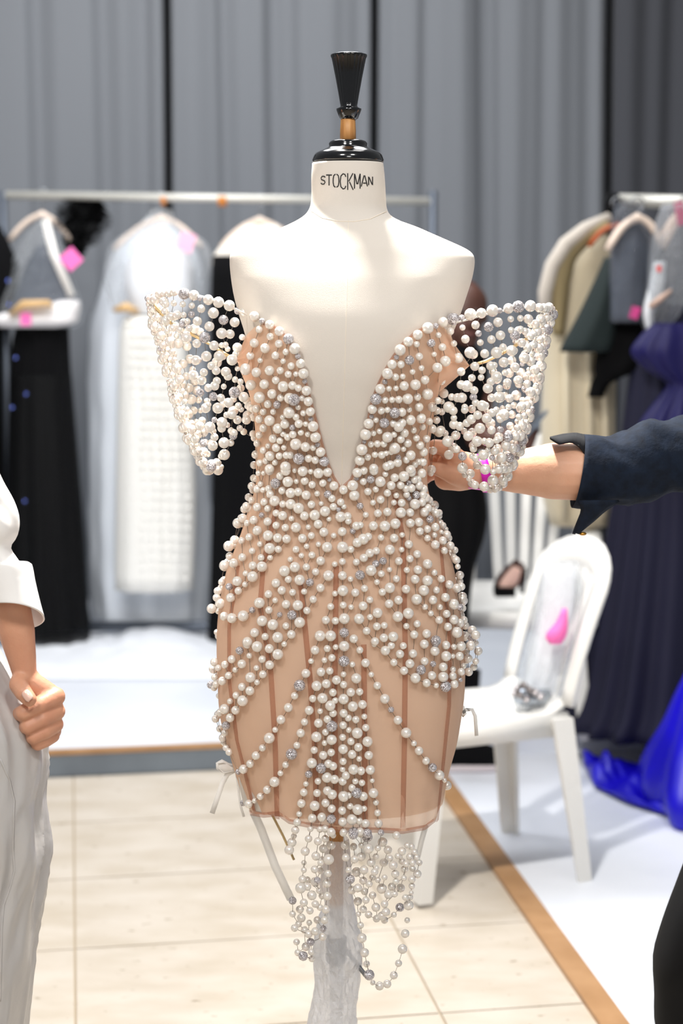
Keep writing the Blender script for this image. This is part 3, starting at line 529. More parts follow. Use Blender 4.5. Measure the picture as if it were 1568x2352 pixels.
for x0, y0, s, rs, txt, where in CROPS:
    for e in txt.split(','):
        a, b_, c_ = e.split(); cr = c_.endswith('c'); c_ = c_.rstrip('c')
        x, y, rp = x0 + float(a) * s, y0 + float(b_) * s, float(c_) * s * 1.05
        if where == 's':
            if any(abs(x - q[0]) < 5 and abs(y - q[1]) < 5 for q in seen): continue
            seen.append((x, y))
            d = ray(x, y).normalized(); h = SLIP_BVH.ray_cast(CAM, d)
            if h[0] is None or (y < 800 and h[0].y > -0.03): p = at(x, y, -0.03 + rnd.uniform(-.02, .03)); r = rp * pxm(p.y)
            else:
                r = rp * (h[0].y - CAM.y) / F
                nrm = h[1] if h[1].dot(d) < 0 else -h[1]
                p = h[0] - d * (r * 1.12 / max(0.35, -nrm.dot(d)))
        elif where == 'h': p = at(x, y, -0.105 + rnd.uniform(-.025, .03) - 0.02 * (y < 1920)); r = rp * pxm(p.y)
        else: p = slv_point(where, x, y); r = rp * pxm(p.y)
        BEADS.append((p, r, cr))
EXPL = len(BEADS)
# outer and back faces of the sleeve cages: strands hanging from the rims
for k, sgnx in (('l', -1), ('r', 1)):
    R = SLV[k]; y0 = R[0][0]
    for j in range(30):
        ang = math.pi * 2 * (j + rnd.uniform(-.3, .3)) / 30
        y = y0 + 14 + rnd.uniform(0, 10)
        backside = math.cos(ang) < 0
        if backside: y = max(y, lin([(-1, y0 + 30), (1, y0 + 165)], -sgnx * math.sin(ang)) )
        while y < R[-1][0] - 4:
            xl = lin([(r[0], r[1]) for r in R], y); xr = lin([(r[0], r[2]) for r in R], y)
            x = (xl + xr) / 2 + (xr - xl) / 2 * math.sin(ang) * 0.97
            u_ = sgnx * math.sin(ang)
            keep = (u_ > (0.7 if not backside else 0.3) and rnd.random() < .85) or (backside and rnd.random() < 0.2)
            rp = rnd.choice((6.5, 8, 9.5, 11, 12))
            if keep:
                p = slv_point(k, x, y, backside); BEADS.append((p, rp * pxm(p.y), rnd.random() < 0.05))
            y += rp + rnd.uniform(10, 19)
# strands that pass round the sides of the hips and waist, out of the lens's sight
for k in range(46):
    y = rnd.uniform(900, 1700); sd = rnd.choice((-1, 1)); th_ = sd * rnd.uniform(1.5, 2.3)
    z = at(784, y, 0).z; r = rnd.uniform(.005, .0085)
    BEADS.append((slip_point(th_, z, r * 1.1), r, False))
# meshes: the 300 largest pearls are parts of their own, rhinestone beads too
sb = MB(); sb.sphere((0, 0, 0), 1.0, 20, 12); base = sb.build('pearl', M_pearl, dress); pearl_me = base.data
cb = MB(); cb.sphere((0, 0, 0), 1.0, 18, 11); cbase = cb.build('rhinestone_bead', M_crys, dress); cry_me = cbase.data
cbase['label'] = 'rhinestone studded silver bead'
def place(first, me, name, items):
    for i, (p, r, _) in enumerate(items):
        o = first if i == 0 else first.copy()
        if i:
            COL.objects.link(o); o.parent = dress
        o.matrix_parent_inverse = Matrix.Identity(4)
        o.location = p - dress.location; o.scale = (r, r, r)
        o.rotation_euler = (rnd.uniform(0, 6), rnd.uniform(0, 6), rnd.uniform(0, 6))
pe = sorted([b_ for b_ in BEADS if not b_[2]], key=lambda q: -q[1] * (1 if q[0].y < 0 else .6)); ce = [b_ for b_ in BEADS if b_[2]]
place(base, pearl_me, 'pearl', pe[:300]); place(cbase, cry_me, 'rhinestone_bead', ce)
mb = MB()
for p, r, _ in pe[300:]: mb.sphere(p, r, 14, 9)
o = mb.build('small_pearls', M_pearl, dress); o['kind'] = 'stuff'; o['label'] = 'smaller pearls of the strands'
# links of fine wire from bead to bead
mb = MB(); C = np.array([b_[0][:] for b_ in BEADS]); pairs = set()
for i in range(len(BEADS)):
    d = C - C[i]; L = np.sqrt((d ** 2).sum(1)); L[i] = 9
    sc_ = L + 1.4 * np.abs(d[:, 0]) + 9.0 * (d[:, 2] > -0.003); sc_[np.abs(d[:, 1]) > 0.03] = 9
    for j in np.argsort(sc_)[:1]:
        if L[j] < 0.042 and sc_[j] < 9: pairs.add((min(i, j), max(i, j)))
for i, j in pairs:
    a, b_ = Vector(C[i]), Vector(C[j])
    if (a - b_).length > 1e-4: mb.tube([a, (a + b_) / 2 + Vector((rnd.uniform(-.001, .001), 0, -.0006)), b_], 0.00042, 4, cap=False)
o = mb.build('wire_links', M_wire, dress); o['kind'] = 'stuff'
# gold boning that holds the sleeve cages open, and white ribbon ties
for k, pts, pt2 in (('l', [(341,690),(395,745),(440,768),(482,790),(520,815),(548,830)], [(341,690),(385,676),(430,672),(490,688),(545,712),(590,735)]),
                    ('r', [(1277,715),(1215,775),(1160,808),(1115,830),(1080,840)], [(1277,715),(1250,708),(1200,706),(1130,718),(1070,735),(1020,748)])):
    mb = MB(); mb.tube([slv_point(k, x, y, True) for x, y in pts], 0.0028, 8); mb.build('sleeve_boning', M_gold, dress)
    mb = MB(); mb.tube([slv_point(k, x, y) for x, y in pt2], 0.0016, 8); mb.build('sleeve_rim', M_white, dress)
def rib(pts, w, Y, name='ribbon_tie', ax=XA, th=.0006, m=None):
    mb = MB(); P = [at(x, y, Y + (q[0] if q else 0)) for x, y, *q in pts]; mb.ribbon(P, w, ax, th); return mb.build(name, m or M_white, dress)
rib([(543,1762,.03),(530,1770),(514,1774),(502,1762),(501,1751),(512,1748),(528,1758,.01),(543,1762,.03)], .012, -.01, ax=YA)
rib([(546,1766),(532,1768),(518,1766),(504,1758),(499,1750)], [.003,.010,.017,.017,.006], -.012, ax=ZA)
rib([(540,1768),(522,1778),(510,1800),(500,1830),(487,1868)], .0085, -.01)
rib([(542,1768),(546,1800),(552,1850),(560,1876)], .004, .0)
rib([(1062,1622),(1067,1640),(1063,1648),(1060,1640),(1070,1630),(1084,1630),(1091,1645),(1094,1690)], .006, .0)
M_sheerw = film('sheer_white_tape', (250, 248, 244), 0.55, rough=0.4, bump=0, gl=.2)
rib([(583,1868),(600,1905),(632,1990),(668,2066)], .014, .02, 'hanging_tape', m=M_sheerw)
rib([(622,1866),(650,1920),(675,1975)], .004, .0, 'hanging_tape', m=M_gold)
rib([(978,1895),(968,1930),(955,1985)], .009, .03, 'hanging_tape', m=M_sheerw)
# clear film wrapped round the pole
M_film = film('clear_wrap', (252, 252, 254), 0.66, rough=0.16, bump=0.55, bscale=26, gl=0.6)
def wrap_mesh(rows, Y, m, name, n=44, amp=.16, seed=0, sub=70):
    rr = smooth_rows(rows, sub); mb = MB(); R = []
    for y, xl, xr, hd in rr:
        a, b_ = at(xl, y, Y), at(xr, y, Y); c = (a + b_) / 2; hw = (b_ - a).length / 2
        R.append(ring(c, XA, YA, hw, hd, n, 1.0, lambda t, z=c.z: amp * noise.noise(Vector((math.cos(t)*2.2+seed, math.sin(t)*2.2, z*16))) + amp*.6*(1-2*abs(noise.noise(Vector((math.cos(t)*4+seed, math.sin(t)*4, z*34)))))-amp*.3))
    mb.grid(R, True); return mb.build(name, m, None, smooth=False)
o = wrap_mesh([(1925,752,800,.02),(1990,742,806,.026),(2040,735,806,.03),(2075,748,812,.028),(2120,728,822,.04),(2170,722,832,.045),(2230,724,826,.045),(2300,716,820,.045),(2352,705,818,.05),(2480,712,812,.045),(2620,715,808,.045)], 0.0, M_film, 'plastic_wrap')
tag(o, "crumpled clear plastic film wrapped round the pole of the tailor's dummy", 'plastic wrap')
# ------------------------------------------------------------------ garment rails and what hangs from them
M_rail = mat('painted_steel', (206, 204, 196), 0.35, metal=0.3)
M_greyst = mat('grey_steel', (92, 98, 108), 0.4, metal=0.6)
M_hang = mat('pale_hanger', (234, 214, 198), 0.5)
M_blk = mat('black_cloth', (7, 7, 9), 0.9, spec=.15)
M_pink = mat('pink_card', (252, 116, 190), 0.6)
M_whitec = mat('white_knit', (240, 238, 232), 0.9, bump=0.5, bscale=70)
M_poly = film('clear_poly', (236, 240, 244), 0.16, rough=0.14, bump=0.8, bscale=12, gl=0.5)
M_polyw = film('milky_poly', (240, 243, 247), 0.6, rough=0.16, bump=0.8, bscale=10, gl=0.5)
YR = 4.34                 # depth of the left rail
def railpt(x, y, dY=0.0): return at(x, y, YR + dY)
rack = thing('garment_rack', Vector((at(500, 1480, YR).x, YR, HP)), 'pale metal garment rail on the left holding black and white clothes', 'clothes rack')
mb = MB(); mb.tube([railpt(12, 448), railpt(500, 455), railpt(996, 463)], .017, 12); mb.build('rail', M_rail, rack)
for x in (6, 994):
    mb = MB(); p = railpt(x, 450); mb.tube([Vector((p.x, YR, HP + .05)), Vector((p.x, YR, p.z + .02))], .019, 10); mb.build('upright', M_greyst, rack)
    mb = MB(); mb.tube([Vector((p.x, YR - .24, HP + .04)), Vector((p.x, YR + .24, HP + .04))], .02, 8); mb.build('foot', M_greyst, rack)
a, b_ = railpt(6, 450), railpt(994, 450)
mb = MB(); mb.tube([Vector((a.x, YR, HP + .07)), Vector((b_.x, YR, HP + .07))], .024, 10); mb.build('base_bar', M_greyst, rack)
mb = MB(); mb.tube([railpt(501, 461), railpt(520, 461)], .024, 12); mb.build('clip', mat('orange_plastic', (206, 128, 52), .5), rack)['label'] = 'orange clip on the rail'
mb = MB(); mb.tube([railpt(370, 460), railpt(381, 460)], .022, 12); mb.build('clip', bpy.data.materials['orange_plastic'], rack)['label'] = 'orange clip on the rail'
def hanger(apex, l, r, Y, m, label, hook_y, th=.02, group=None, pt=None):
    P = pt or (lambda x, y: at(x, y, Y))
    t = thing('clothes_hanger', P(*apex), label, 'hanger', group)
    mb = MB(); A = P(*apex); Lp, Rp = P(*l), P(*r)
    def arm(e):
        out = []
        for i in range(7):
            f = i / 6; out.append(A.lerp(e, f) + ZA * (.02 * math.sin(f * math.pi)))
        return out
    mb.tube(arm(Lp)[::-1] + arm(Rp)[1:], [th*.8] + [th]*5 + [th*1.35] + [th]*5 + [th*.8], 10, flat=.6); mb.build('body', m, t)
    mb = MB(); hz = P(apex[0], hook_y); q = hz.z
    pts = [A + ZA * .01, Vector((A.x, A.y, q - .03))] + [Vector((A.x + .022 * math.cos(w) - .0, A.y, q + .0 + .022 * math.sin(w))) for w in np.linspace(-.9, 3.6, 10)]
    mb.tube(pts, .003, 6); mb.build('hook', M_metal, t); return t
hanger((98,492),(22,552),(164,556),YR,M_hang,'pale wooden hanger of the black tulle skirt, left end of the rail',447)
hanger((372,500),(262,572),(462,566),YR,M_hang,'pale wooden hanger under clear plastic, above the white beaded skirt',455)
hanger((596,505),(505,570),(700,575),YR,M_hang,"pale wooden hanger just left of the dummy's shoulder",459)
# black tulle skirt in its bag
o = px_loft('tulle_skirt', [(742,40,158,.10),(800,28,160,.11),(1000,25,170,.14),(1200,30,184,.17),(1400,34,198,.19),(1436,34,203,.19)], YR, M_blk, None, 90, 13, .07, sub=24)
tag(o, 'long black tulle skirt hanging at the left end of the rail', 'skirt')
M_net = film('black_net', (10, 11, 14), .55, rough=.7, bump=0, gl=0)
mb_o = px_loft('overskirt', [(860,24,164,.13),(1200,20,192,.2),(1440,12,206,.23),(1462,10,208,.23)], YR, M_net, o, 80, 9, .06, (False, False), sub=14)
bag = px_loft('garment_bag', [(500,92,108,.02),(560,48,140,.05),(640,16,168,.08),(700,-10,184,.10),(745,-14,182,.10),(752,0,170,.09)], YR - .02, M_poly, None, 40, 7, .06, sub=24, jit=.1)
tag(bag, 'clear plastic bag over the hanger of the black tulle skirt', 'garment bag')
mb = MB(); mb.ribbon([at(104,506,YR-.13), at(122,580,YR-.15), at(165,680,YR-.14)], [.03,.035,.03], XA); mb.build('tape', M_white, bag)['label'] = 'glossy white fold of the bag'
o = px_loft('folded_blouse', [(566,86,118,.05),(600,66,150,.06),(680,34,170,.07),(712,20,174,.07)], YR, mat('slate_cloth', (62, 70, 84), .8), None, 40, 5, .05, sub=12, jit=.06)
tag(o, 'slate blue folded top inside the clear bag, left end of the rail', 'blouse')
o = px_loft('white_pouch', [(690,140,182,.05),(705,84,184,.07),(725,-14,180,.09),(742,-16,172,.09),(752,2,130,.05)], YR - .09, mat('pouch_white', (236, 232, 232), .7), None, 36, 5, .03, sub=12, jit=.05)
tag(o, 'white pouch with a pink card in the bag above the black skirt', 'pouch')
M_tan = mat('tan_leather', (214, 176, 124), .55)
mb = MB(); mb.tube([at(22,722,YR-.19), at(55,700,YR-.2), at(112,697,YR-.2), at(122,706,YR-.19)], [.015,.04,.03,.01], 12, flat=.5); o = mb.build('tan_sole', M_tan); tag(o, 'tan leather insole shape lying on the white pouch', 'insole')
def card(x0, y0, s, rot, Y, name, label, m=M_pink, hgt=1.0, th=.002):
    c = at(x0, y0, Y); w = s * pxm(Y); ca, sa = math.cos(rot), math.sin(rot)
    mb = MB(); mb.box(c, w, th, w * hgt, (Vector((ca, 0, sa)), YA, Vector((-sa, 0, ca)))); return tag(mb.build(name, m, None, False), label, 'tag')
card(163, 595, 40, .72, YR - .16, 'paper_tag', 'square pink paper tag beside the white stripe of the left bag')
card(59, 733, 24, 0, YR - .2, 'paper_tag', 'small pink card on the white pouch, far left', hgt=1.2)
# black ruffled puff
t = thing('tulle_puff', at(185, 520, YR), 'black ruffled tulle puff hanging below the rail', 'ruffle')
def ruffle(c, ux, uz, r0, name, n=42, seed=0):
    R = []; mb = MB()
    for i in range(7):
        f = i / 6; R.append([c + ux * (r0 * f * math.cos(2*math.pi*k/n) * (1 + .25*noise.noise(Vector((k*.7, seed, 0))))) + uz * (r0 * f * .8 * math.sin(2*math.pi*k/n)) + YA * (.05 * f * math.sin(k * 2.1 + seed)) for k in range(n)])
    mb.grid(R, True); o = mb.build(name, M_blk if seed % 2 else M_net, t); return o
for i, (x, y, r, ang) in enumerate(((165,500,.07,.4),(200,485,.085,-.2),(225,510,.06,.3),(180,540,.08,1.0),(205,540,.06,.6),(178,570,.05,1.2),(155,480,.05,.2),(188,515,.09,.8))):
    ruffle(at(x, y, YR + .05 * math.sin(i)), Vector((math.cos(ang), .3, math.sin(ang))).normalized(), Vector((-math.sin(ang), .2, math.cos(ang))).normalized(), r, 'frill', seed=i)
mb = MB(); mb.tube([at(150, 455, YR), at(160, 478, YR), at(172, 505, YR)], .004, 6); mb.build('loop', M_blk, t)
# dark dress off the left edge
o = px_loft('sequin_dress', [(520,-70,8,.06),(560,-80,22,.09),(620,-80,46,.1),(680,-70,30,.1),(760,-70,12,.1),(900,-70,8,.12),(1380,-95,14,.15)], YR, M_blk, None, 40, 6, .04, sub=20)
tag(o, 'black sequinned dress cut by the left edge of the picture', 'dress')
mb = MB()
M_seq = mat('blue_sequin_glint', (120, 140, 230), .1, metal=.8)  # for small spheres standing in for blurred specular glints of sequins
sq = MB()
for x, y in ((57,1151),(28,936),(36,822),(18,645),(20,700),(60,905)): sq.sphere(at(x, y, YR - .22), .007, 10, 6)
sq.build('sequin_glint', M_seq, bpy.data.objects['tulle_skirt'])['kind'] = 'stuff'
# long pale dust cover
M_cover = mat('pale_dust_cover', (228, 234, 242), .55, bump=.2, bscale=5)
o = px_loft('dust_cover', [(500,340,372,.03),(560,272,440,.07),(640,238,468,.10),(760,208,474,.12),(1000,205,478,.13),(1300,206,480,.14),(1440,215,478,.15)], YR + .22, M_cover, None, 60, 7, .10, sub=26, jit=.06)
tag(o, 'long pale dust cover hanging behind the white beaded skirt', 'garment cover')
# white top in plastic
o = px_loft('white_blouse', [(560,330,404,.05),(600,296,440,.08),(650,285,452,.10),(690,290,455,.1),(722,300,440,.09)], YR, mat('white_silk', (232, 233, 236), .5), None, 44, 6, .06, sub=16, jit=.08)
tag(o, 'white silk blouse in a clear bag above the beaded skirt', 'blouse')
o = px_loft('clear_bag', [(482,352,392,.03),(520,318,412,.06),(555,268,466,.09),(600,254,476,.11),(660,250,474,.12),(716,262,462,.11)], YR - .02, M_poly, None, 44, 8, .07, (False, False), sub=22, jit=.12)
tag(o, 'crumpled clear plastic bag round the white silk blouse', 'garment bag')
card(428, 556, 36, -.35, YR - .17, 'paper_tag', 'pale pink paper tag on the bag of the white blouse', mat('pale_pink', (250, 186, 212), .6), 1.2)
# white beaded skirt, rows of bobbles
sk = px_loft('beaded_skirt', [(726,286,400,.07),(760,276,420,.09),(900,272,438,.1),(1150,268,448,.11),(1352,266,442,.11)], YR - .04, M_whitec, None, 60, 8, .025, sub=20)
tag(sk, 'white skirt with rows of raised bobbles hanging on the left rail', 'skirt')
mb = MB()
for i in range(26):
    for j in range(8):
        y = 745 + i * 23.4; x = 280 + (lin([(726, 400), (900, 436), (1150, 446), (1352, 440)], y) - 284) * (j + .5) / 8
        u_ = abs((j + .5) / 8 * 2 - 1); mb.sphere(at(x + 3*math.sin(i*7+j), y, YR - .04 - .115 * math.sqrt(1 - u_*u_*.9)), .010, 8, 5, (1, .4, 1))
mb.build('bobbles', M_whitec, sk)['kind'] = 'stuff'
mb = MB(); mb.tube([at(262,712,YR-.1), at(290,705,YR-.12), at(318,716,YR-.1)], [.01,.022,.012], 10); o = mb.build('wooden_clip', M_tan); tag(o, 'tan clip at the waist of the white beaded skirt', 'clip')
# cream-topped black dress beside the dummy
o = px_loft('cream_blouse', [(518,560,640,.04),(556,520,672,.08),(590,488,700,.1),(660,496,700,.1),(760,500,690,.1)], YR, mat('cream_cloth', (240, 232, 220), .8), None, 44, 4, .03, sub=14)
tag(o, "cream top on a hanger, half hidden by the dummy's left shoulder", 'blouse')
o = px_loft('black_gown', [(588,488,640,.11),(640,486,690,.13),(760,484,690,.14),(1000,490,660,.15),(1300,486,690,.17),(1512,478,710,.19)], YR - .02, M_blk, None, 60, 9, .05, sub=20)
tag(o, 'long black gown hanging just left of the pearl dress', 'dress')
# white sheet lying on the stage under the rail
M_sheet = mat('white_sheet', (238, 241, 247), .45, bump=.3, bscale=10)
mb = MB(); R = []
for j in range(26):
    f = j / 25; r = []
    for i in range(46):
        g = i / 45; x = -60 + 570 * g; y = 1400 + 110 * f
        p = ground(x, 1440 + 120 * f, HP); hh = .018 + .05 * (1 - f) * abs(noise.noise(Vector((g * 9, f * 5, 1)))) + .10 * (1-f)**2 * max(0, math.sin(g*9 + 1.2)) * (x > 180)
        r.append(p + ZA * hh * min(1, (1-f)*5 + .02))
    R.append(r)
mb.grid(R); o = mb.build('plastic_sheet', M_sheet); s_ = o.modifiers.new('thickness', 'SOLIDIFY'); s_.thickness = .003
tag(o, 'crumpled white sheet lying on the stage under the left rail', 'sheet')

# ---------------- right rail
YQ = 3.05
rk = thing('garment_rack', Vector((at(1600, 1600, YQ).x, YQ, HP)), 'garment rail on the right holding the cream coat and dark gowns', 'clothes rack')
r0, r1 = at(1418, 461, YQ), at(1800, 470, YQ - .15)
mb = MB(); mb.tube([r0, r1], .024, 12); mb.build('rail', M_rail, rk)
for p in (r0, r1):
    mb = MB(); mb.tube([Vector((p.x, p.y, HP + .03)), p], .02, 10); mb.build('upright', M_greyst, rk)
    mb = MB(); mb.tube([Vector((p.x, p.y - .25, HP + .03)), Vector((p.x, p.y + .25, HP + .03))], .02, 8); mb.build('foot', M_greyst, rk)
mb = MB(); mb.tube([Vector((r0.x, r0.y, HP + .1)), Vector((r1.x, r1.y, HP + .1))], .02, 8); mb.build('base_bar', M_greyst, rk)
M_cream = mat('cream_wool', (208, 195, 168), .9, sheen=.2)
M_lining = mat('olive_lining', (146, 130, 94), .8)
ct = thing('cream_coat', at(1340, 500, YQ), 'long cream wool coat hanging open at the left end of the right rail', 'coat')
px_loft('coat_body', [(505,1378,1420,.04),(560,1300,1424,.09),(620,1262,1424,.12),(700,1244,1420,.13),(850,1246,1416,.13),(1000,1242,1412,.13),(1140,1246,1406,.13),(1202,1262,1402,.12)], YQ + .05, M_cream, ct, 60, 5, .05, sub=26)
mb = MB(); R = []
for f in np.linspace(0, 1, 16):
    w = lin([(0, 26), (.3, 40), (.6, 36), (1, 10)], f); cx = lin([(0, 1398), (.12, 1340), (.3, 1296), (.55, 1283), (1, 1282)], f); y = 510 + 260 * f
    R.append([at(cx - w/2 + w * q, y + (8 * (1-f)) * q, YQ - .09 - .02 * math.sin(q * 3)) for q in np.linspace(0, 1, 6)])
mb.grid(R); o = mb.build('lapel', M_lining, ct); o.modifiers.new('t', 'SOLIDIFY').thickness = .012
mb = MB(); mb.tube([at(1400,500,YQ-.08), at(1345,525,YQ-.1), at(1300,560,YQ-.11), at(1268,610,YQ-.11), at(1252,670,YQ-.11), at(1250,740,YQ-.1)], [.02,.024,.026,.026,.025,.02], 10); mb.build('collar', mat('cream_collar', (200, 191, 180), .9), ct)
for x in (1300, 1352, 1388):
    mb = MB(); mb.tube([at(x, 800, YQ - .085), at(x + 3, 1000, YQ - .09), at(x - 2, 1190, YQ - .075)], .012, 8); mb.build('fold', M_cream, ct)
hanger((1418,520),(1352,566),(1470,560),YQ-.12,mat('chestnut_wood', (176, 84, 36), .5),'chestnut wooden hanger inside the cream coat',468,.016)
o = px_loft('dark_green_jacket', [(592,1388,1412,.04),(640,1368,1414,.07),(720,1330,1416,.09),(800,1286,1408,.09),(808,1284,1400,.085)], YQ - .2, mat('bottle_green_wool', (18, 32, 32), .85), None, 40, 4, .04, sub=16, skew=2)
tag(o, 'dark green jacket sleeve hanging in front of the cream coat', 'jacket')
o = px_loft('black_jacket', [(600,1396,1440,.05),(700,1388,1500,.08),(800,1372,1520,.1),(846,1366,1490,.1),(852,1372,1462,.09),(880,1358,1400,.05),(912,1350,1386,.04)], YQ - .17, M_blk, None, 44, 4, .03, sub=20)
tag(o, 'short black jacket hanging beside the dark green sleeve', 'jacket')
o = px_loft('grey_blouse', [(520,1424,1472,.05),(560,1408,1486,.08),(640,1400,1484,.09),(738,1398,1472,.09)], YQ - .26, mat('grey_jersey', (74, 80, 92), .8, var=(62, 68, 80)), None, 44, 5, .04, sub=14, jit=.04)
tag(o, 'slate grey top on a pale hanger on the right rail', 'blouse')
o = px_loft('grey_cover', [(462,1412,1470,.05),(520,1404,1490,.09),(640,1396,1490,.11),(742,1394,1478,.1)], YQ - .26, film('grey_poly', (150, 156, 168), .12, .14, .8, 12, .5), None, 40, 6, .05, (False, False), sub=16, jit=.06)
tag(o, 'clear plastic cover over the slate grey top', 'garment bag')
hanger((1462,500),(1394,574),(1520,560),YQ-.32,M_hang,'pale hanger of the slate grey top, right rail',468,.022)
hanger((1572,490),(1516,568),(1640,560),YQ-.3,M_hang,'pale hanger at the right edge of the picture',468,.02)
o = px_loft('shoe_bag', [(470,1520,1600,.05),(560,1494,1600,.09),(640,1486,1590,.1),(720,1478,1560,.1),(770,1486,1516,.06),(786,1492,1504,.03)], YQ - .34, film('clear_poly_grey', (196, 200, 206), .3, .14, .8, 12, .5), None, 40, 7, .08, sub=22, jit=.12)
tag(o, 'clear plastic bag of accessories at the right edge', 'garment bag')
o = px_loft('white_scarf', [(600,1500,1528,.02),(660,1488,1524,.03),(720,1476,1500,.03),(770,1488,1504,.02)], YQ - .36, mat('white_satin', (226, 230, 234), .4), None, 24, 3, .06, sub=12)
tag(o, 'white satin scarf inside the clear bag at right', 'scarf')
card(1513, 617, 11, .2, YQ - .425, 'paper_tag', 'small red tag on the clear bag at right', mat('red_card', (226, 84, 76), .6), 1.3)
card(1457, 718, 20, -.3, YQ - .357, 'paper_tag', 'bright pink tag at the hem of the slate grey top', mat('hot_pink', (222, 62, 146), .6), 1.4)
card(1562, 490, 22, .2, YQ - .36, 'paper_tag', 'dark pink tag at the top right edge', mat('deep_pink', (196, 34, 98), .6), 2.4)
mb = MB(); mb.tube([at(1492,705,YQ-.46), at(1514,688,YQ-.47), at(1540,668,YQ-.46)], [.018,.022,.012], 10, flat=.5); o = mb.build('tan_shoe_sole', mat('dusty_pink', (196, 166, 150), .6)); tag(o, 'pale pink shoe sole seen through the clear bag at right', 'shoe')
o = px_loft('black_hat_cover', [(444,1392,1420,.02),(470,1386,1422,.05),(510,1390,1418,.04),(545,1396,1412,.02)], YQ - .05, M_blk, None, 24, 0, 0, sub=10)
tag(o, 'black cloth bundle over the end of the right rail', 'cloth')
M_navy = mat('navy_satin', (17, 13, 72), .55, spec=.3)
M_navyd = mat('navy_crepe', (7, 7, 40), .8)
o = px_loft('navy_gown', [(700,1530,1600,.08),(760,1480,1640,.12),(850,1452,1660,.14),(930,1440,1660,.15),(1060,1424,1680,.17),(1250,1396,1700,.2),(1450,1362,1700,.24),(1600,1330,1700,.28),(1646,1306,1700,.3),(1662,1300,1700,.3)], YQ - .24, M_navyd, None, 110, 15, .085, sub=40, seed=2)
tag(o, 'full length navy gown pooling on the stage at right', 'dress')
o = px_loft('navy_bow_dress', [(742,1500,1580,.05),(770,1470,1610,.07),(810,1448,1620,.08),(850,1484,1600,.07),(880,1530,1600,.06),(900,1520,1610,.08),(960,1476,1640,.11),(1010,1456,1660,.12),(1030,1450,1660,.12)], YQ - .44, M_navy, None, 70, 8, .12, sub=36, seed=1)
tag(o, 'indigo satin dress with a tied bow at the waist, in front of the navy gown', 'dress')
# electric blue satin heap on the floor
M_blue = mat('electric_blue_satin', (14, 1, 186), .4, spec=.4)
mb = MB(); R = []; NB = 60
for i in range(34):
    f = i / 33; r = []
    for j in range(NB):
        g = j / (NB - 1); x = 1340 + 330 * g; yt = lin([(0,1742),(.25,1752),(.42,1768),(.6,1740),(1,1600)], g); yb = lin([(0,1756),(.08,1812),(.3,1848),(.6,1880),(1,1925)], g)
        y = yt + (yb - yt) * f; dd = lin([(0, 5.1), (1, 4.72)], f)
        p = ground(x, min(y + 12, yb), .012); base = at(x, y, p.y)
        zz = max(.012, base.z); h = noise.noise(Vector((g * 9, f * 7, 3))) * .05 * math.sin(math.pi * min(1, f * 1.05)) + .03 * math.sin(g * 26 + f * 8) * math.sin(math.pi * f) * (1 - f*.4)
        Yd = p.y if f < 1 else p.y
        q = Vector((base.x, p.y - .25 * f * 0, zz)) if base.z > .012 else p
        r.append(q + ZA * max(0, h + .01) + YA * h * .8)
    R.append(r)
mb.grid(R); o = mb.build('blue_satin_train', M_blue); s_ = o.modifiers.new('thickness', 'SOLIDIFY'); s_.thickness = .004
tag(o, 'heap of electric blue satin fabric on the white floor at right', 'fabric')
o = px_loft('blue_satin_gown', [(1520,1590,1680,.06),(1600,1556,1700,.12),(1680,1528,1720,.18),(1740,1500,1740,.24),(1800,1486,1750,.3),(1850,1500,1760,.3)], 2.2, M_blue, None, 70, 9, .12, sub=30, seed=4)
tag(o, 'electric blue satin gown falling at the right edge', 'dress')
